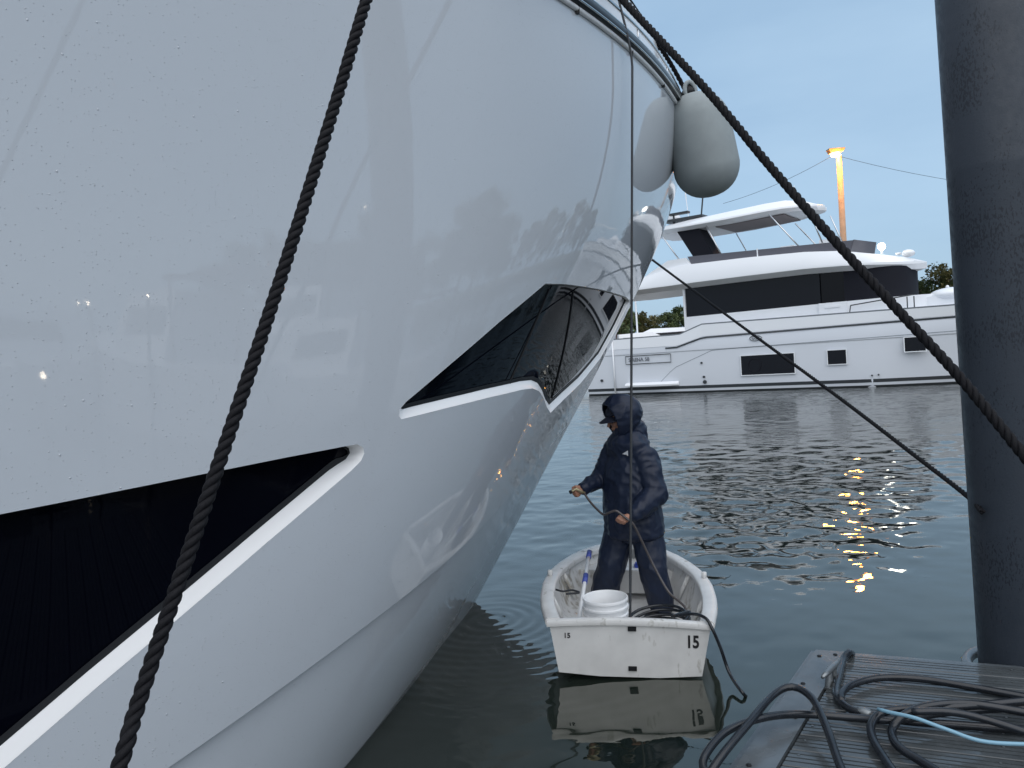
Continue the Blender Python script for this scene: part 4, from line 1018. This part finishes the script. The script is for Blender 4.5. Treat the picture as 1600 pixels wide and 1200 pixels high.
for l, y, h_ in ((2.2, 1.2, 2.4), (2.9, 3.8, 2.0), (9.0, 1.6, .9)): q.tube([V((l, y, 8.2)), V((l-.15, y, 8.2+h_))], .018, 5)
q.split('whip_antenna', M_WOODP, FY)
# flag staff rail at the stern of the flybridge
q = MB(); q.tube([V((1.0, .6, 5.5)), V((1.0, .6, 6.3)), V((2.3, .6, 6.55))], .025, 6); q.tube([V((0, .6, 5.4)), V((0, .6, 6.1)), V((1.0, .6, 6.3))], .025, 6); q.split('aft_rail', M_STEEL, FY)

# ------------------------------------------------------------------ lamp post and cables behind the yacht
lt = aty(1303, 242, 55); lb = V((lt.x, lt.y, 0))
LP = empty('lamp_post', lb, 0, label='tall wooden lamp post glowing orange at its top behind the yacht', cat='lamp post')
M_POLE = mat('pale_wood_pole', (.40, .27, .18), .8, var=(2, .2))
q = MB(); q.tube([V((.35, 0, -1)), V((.35, 0, lt.z-.1))], [.24, .19], 14); q.build('post', M_POLE, LP, smooth=True)
q = MB(); q.box((-.02, -.35, lt.z+.28), (1.1, .6, .10)); q.prism([V((-.55, -.1, lt.z+.23)), V((.5, -.1, lt.z+.23)), V((.45, -.1, lt.z+.12)), V((-.45, -.1, lt.z+.02))], V((0, -.5, 0))); q.build('lamp_head', M_POLE, LP)
q = MB(); q.ellip((-.05, -.38, lt.z-.10), (.34, .24, .15)); q.build('lamp_glass', mat('sodium_lamp', (1, .7, .3), .3, emit=(1, .50, .16), estr=40), LP, smooth=True)
ld = D.lights.new('sodium', 'POINT'); ld.energy = 330; ld.color = (1, .42, .06); ld.shadow_soft_size = .35
lo = D.objects.new('lamp_bulb', ld); COL.objects.link(lo); lo.parent = LP; lo.location = (-.1, -.75, lt.z-.45)
for i, (pa_, pb_, lab) in enumerate(((lt, aty(1130, 318, 60), 'thin cable sloping left from the lamp post over the yacht roof'), (lt, aty(1700, 300, 58), 'thin cable sloping right from the lamp post to behind the pile'))):
    P_ = [pa_.lerp(pb_, t)+V((0, 0, -1.0*4*t*(1-t)*(.3 if i == 0 else .6))) for t in np.linspace(0, 1, 14)]
    q = MB(); q.tube(P_, .013, 6); o = q.build('cable', M_ROPEV); tag(o, lab, 'cable')

# ------------------------------------------------------------------ far shore: land, trees, small boats
def shore(name, pts, depth, zt, m):
    b = MB(); rs = []
    for i, p in enumerate(pts):
        p = V(p); d = V((p.x, p.y, 0)).normalized()
        rs.append([p+V((0, 0, -1)), p+d*1.5+V((0, 0, zt*.5)), p+d*6+V((0, 0, zt)), p+d*depth+V((0, 0, zt*1.3)), p+d*depth+V((0, 0, -1))])
    b.rings(rs, closed=False); o = b.build(name, m); tag(o, kind='structure'); return o
M_LAND = mat('shore_ground', (.055, .065, .035), .9, var=(.4, .4))
ring_pts = []
for a in np.linspace(-60, 150, 80):
    R_ = 112+10*math.sin(a*.13)+6*math.sin(a*.31); R_ = R_ if a < 60 else R_*.62
    ring_pts.append((R_*math.sin(math.radians(a)), R_*math.cos(math.radians(a)), 0))
shore('shore_land', ring_pts, 320, 1.5, M_LAND)
def leaf_mat(name, c1, c2):
    m = mat(name, c1, .75); N = m.node_tree.nodes; L = m.node_tree.links; p = N['Principled BSDF']
    t = N.new('ShaderNodeTexCoord'); a = N.new('ShaderNodeTexNoise'); a.inputs['Scale'].default_value = .9; a.inputs['Detail'].default_value = 3
    r = N.new('ShaderNodeValToRGB'); r.color_ramp.elements[0].position = .38; r.color_ramp.elements[0].color = (*c1, 1); r.color_ramp.elements[1].position = .62; r.color_ramp.elements[1].color = (*c2, 1)
    L.new(t.outputs['Object'], a.inputs[0]); L.new(a.outputs[0], r.inputs[0]); L.new(r.outputs[0], p.inputs['Base Color']); return m
LM = [leaf_mat('leaf_olive', (.055, .065, .022), (.17, .145, .05)), leaf_mat('leaf_green', (.035, .06, .024), (.095, .125, .04)), leaf_mat('leaf_pine', (.035, .045, .030), (.07, .085, .045))]
M_BARK = mat('bark', (.09, .07, .055), .9)
def tree_proto(k, hgt, wid, pine=False):
    rt = random.Random(k); root = empty('tree', (0, 0, -50))
    t = MB(); t.tube([V((0, 0, -.5)), V((.1, 0, hgt*.4)), V((.0, .1, hgt*.9))], [.22, .15, .04], 7)
    tips = []
    for i in range(9):
        a = rt.random()*6.28; z = hgt*(.3+.5*rt.random()); e = V((math.cos(a)*wid*.35, math.sin(a)*wid*.35, z+.8)); t.tube([V((0, 0, z-.3)), e], [.08, .02], 5); tips.append(e)
    t.build('trunk', M_BARK, root, smooth=True)
    vs = []; fs = []; blobs = []
    for i in range(26):
        if pine: z = rt.uniform(.25, 1.0); rr = wid*.5*(1.08-z)*rt.uniform(.5, 1.0)
        else: z = rt.uniform(.28, .98); rr = wid*.5*math.sqrt(max(.05, 1-((z-.6)/.46)**2))*rt.uniform(.2, .95)
        a = rt.random()*6.28; blobs.append((V((math.cos(a)*rr, math.sin(a)*rr, hgt*z)), rt.uniform(.5, 1.1)*wid*.15))
    for c, r in blobs:
        for j in range(120):
            d = V((rt.gauss(0, 1), rt.gauss(0, 1), rt.gauss(0, .75))).normalized()*r*rt.uniform(.45, 1.12); p = c+d
            s = rt.uniform(.12, .27); x = V((rt.gauss(0, 1), rt.gauss(0, 1), rt.gauss(0, 1))).normalized(); y = x.orthogonal().normalized()
            n_ = len(vs); vs += [p-x*s, p+y*s*.6, p+x*s, p-y*s*.6]; fs.append((n_, n_+1, n_+2, n_+3))
    mesh_obj('crown', vs, fs, LM[k % 3], root, smooth=False); return root
protos = [tree_proto(0, 8.5, 7.5), tree_proto(1, 9.0, 7.0), tree_proto(2, 9.5, 5.0, True), tree_proto(3, 7.2, 7.8), tree_proto(4, 8.0, 8.0)]
kinds = ['olive green bushy tree', 'dark green rounded tree', 'narrow pointed conifer', 'low spreading olive tree', 'broad mid green tree']
def copy_tree(o, parent=None):
    c = o.copy(); COL.objects.link(c); c.parent = parent
    for ch in list(o.children): copy_tree(ch, c)
    return c
used = set(); tn = 0
# trees: seen through the cockpit gap (px ~960-1070), right of the yacht (px 1430-1500), and the rest of the shore
spec = [(958, 118, 0, .9), (975, 116, 1, .86), (996, 117, 3, .90), (1012, 119, 0, .68), (1030, 121, 4, .56), (1046, 118, 1, .72), (1062, 120, 4, .88),
        (1425, 112, 4, .95), (1442, 113, 1, .92), (1456, 115, 3, 1.0), (1470, 112, 4, .98), (1483, 113, 2, 1.0), (1498, 111, 0, 1.15),
        (1095, 122, 1, .8), (1130, 121, 4, .85), (1170, 121, 3, .8), (1210, 120, 1, .75), (1250, 119, 0, .8), (1290, 118, 4, .8), (1330, 117, 3, .85), (1370, 115, 1, .8), (1400, 114, 0, .8)]
where = {958: 'beside the big bow', 975: 'just left of the vertical line', 996: 'in the cockpit gap centre left', 1012: 'in the gap centre', 1030: 'at the lowest dip of the gap', 1046: 'in the cockpit gap right', 1062: 'against the yacht cabin edge', 1425: 'behind the dark forward cover', 1442: 'just right of the dark forward cover', 1456: 'above the foredeck cover', 1470: 'above the foredeck cover towards the pile', 1483: 'left of the dark pile', 1498: 'against the dark pile edge'}
for px, Dd, k, s in spec:
    p = aty(px, 520, Dd); src = protos[k]
    o = src if k not in used else copy_tree(src); used.add(k)
    o.location = (p.x, p.y, 1.2); o.scale = (s, s, s*random.uniform(.95, 1.05)); o.rotation_euler = (0, 0, random.random()*6.28)
    if px in where: tag(o, kinds[k]+' on the far shore '+where[px], 'tree', 'trees on the far shore')
    else: tag(o, 'shore tree hidden behind the moored yacht', 'tree', 'trees on the far shore')
for a in np.linspace(44, 98, 24):
    R_ = 76+random.uniform(-3, 9); k = random.randrange(5); s = random.uniform(.9, 1.5)
    if a < 62: R_ *= 1.5
    o = copy_tree(protos[k]); o.location = (R_*math.sin(math.radians(a)), R_*math.cos(math.radians(a)), 1.0); o.scale = (s, s, s); o.rotation_euler = (0, 0, random.random()*6)
    tag(o, 'tree on the shore out of view to the right', 'tree', 'trees on the right hand shore')
# hedge mass under the trees
hv = []; hf = []
for i in range(15000):
    a = math.radians(random.uniform(5, 34)); R_ = random.uniform(113.5, 119); z = 1.2+random.random()**.8*3.0
    p = V((R_*math.sin(a), R_*math.cos(a), z)); s = random.uniform(.12, .3); x = V((random.gauss(0, 1), random.gauss(0, 1), random.gauss(0, 1))).normalized(); y = x.orthogonal().normalized(); n_ = len(hv)
    hv += [p-x*s, p+y*s, p+x*s, p-y*s]; hf.append((n_, n_+1, n_+2, n_+3))
hg = mesh_obj('undergrowth', hv, hf, LM[1], smooth=False); tag(hg, 'dark green undergrowth along the far shore', 'undergrowth', kind='stuff')
# small cruisers moored on the far side
def small_boat(loc, rz, s, label, canopy=(.10, .06, .06)):
    r = empty('small_boat', loc, rz, label=label, cat='boat', group='small boats moored near the far shore'); r.scale = (s, s, s)
    q = MB(); secs = []
    for l, hw_, zt in ((-3.5, 1.1, .9), (-2, 1.25, .95), (0, 1.3, 1.0), (2, 1.1, 1.15), (3.3, .55, 1.3), (4.1, .03, 1.4)): secs.append([V((l, -hw_, zt)), V((l, -hw_*.85, -.2)), V((l, hw_*.85, -.2)), V((l, hw_, zt)), V((l, hw_-.1, zt+.03)), V((l, -hw_+.1, zt+.03))])
    q.rings(secs); q.build('hull', M_WOODP, r, auto=30)
    q = MB(); q.rings([[V((l, -w_, 1.0)), V((l, w_, 1.0)), V((l, w_*.75, z)), V((l, -w_*.75, z))] for l, w_, z in ((-1.0, 1.0, 1.9), (.8, 1.0, 1.95), (2.4, .6, 1.35))]); q.build('cabin', M_WOODP, r, auto=30)
    q = MB()
    for sy in (-1, 1): q.add([V((-.8, sy*.93, 1.35)), V((.8, sy*.93, 1.35)), V((.7, sy*.84, 1.72)), V((-.8, sy*.84, 1.72))], [(0, 1, 2, 3)])
    q.split('cabin_window', M_YGL, r)
    q = MB(); q.box((-2.2, 0, 2.05), (2.2, 2.0, .06)); 
    for x in (-3.2, -1.2):
        for y in (-.95, .95): q.tube([V((x, y, .95)), V((x, y, 2.05))], .03, 6)
    q.build('canopy', mat('canopy_cloth', canopy, .8), r); return r
for px, Dd, rz, s, lab in ((985, 78, .3, 2.0, 'small white cruiser seen left of the cockpit gap beyond the yacht stern'), (1046, 82, 2.9, 2.2, 'small white cruiser with dark canopy seen through the cockpit gap'), (1014, 90, .2, 1.9, 'small white cruiser half hidden below the cockpit gap')):
    p = aty(px, 530, Dd); small_boat((p.x, p.y, .0), rz, s, lab)
# flagpole seen in the gap
p = aty(996, 520, 80); q = MB(); q.tube([V((0, 0, 0)), V((0, 0, 7.6))], .09, 8); o = q.build('white_pole', M_WOODP, loc=(p.x, p.y, 0)); tag(o, 'thin white pole on the far side seen beside the vertical line', 'pole')
# a floating pier with lights and boats to the right of the camera: only seen mirrored in the glossy hull
pr = MB(); pr.box((0, 0, .35), (34, 1.6, .5)); o = pr.build('floating_pier', M_DOCK, loc=(24, -4, 0)); o.rotation_euler = (0, 0, -.5); tag(o, 'grey floating pier out of view to the right', 'pier')
for i, (x, y, rz, s) in enumerate(((14, 4, -.9, 1.3), (19, -1.5, -.7, 1.8), (23, -9, .8, 1.6), (11, -9, .9, 1.3), (33, 3, -.7, 2.2), (6, -14, .6, 1.8))):
    small_boat((x, y, 0), rz, s, 'white boat out of view to the right mirrored in the hull')['group'] = 'boats out of view to the right'
for i, (x, y, z) in enumerate(((16, -2, 3.2), (20, -5, 3.2), (27, -8, 3.4), (12.5, -3.5, 1.6), (34, 6, 8))):
    r = empty('pier_lamp', (x, y, 0), 0, label='small white pier lamp out of view to the right', cat='lamp', group='pier lamps to the right')
    q = MB(); q.tube([V((0, 0, 0)), V((0, 0, z))], .05, 8); q.build('post', M_YLINE, r)
    q = MB(); q.ellip((0, 0, z+.05), (.05, .05, .05)); q.build('lamp_globe', mat('pier_lamp_glow', (1, .9, .8), .3, emit=(1, .85, .65), estr=14), r, smooth=True)
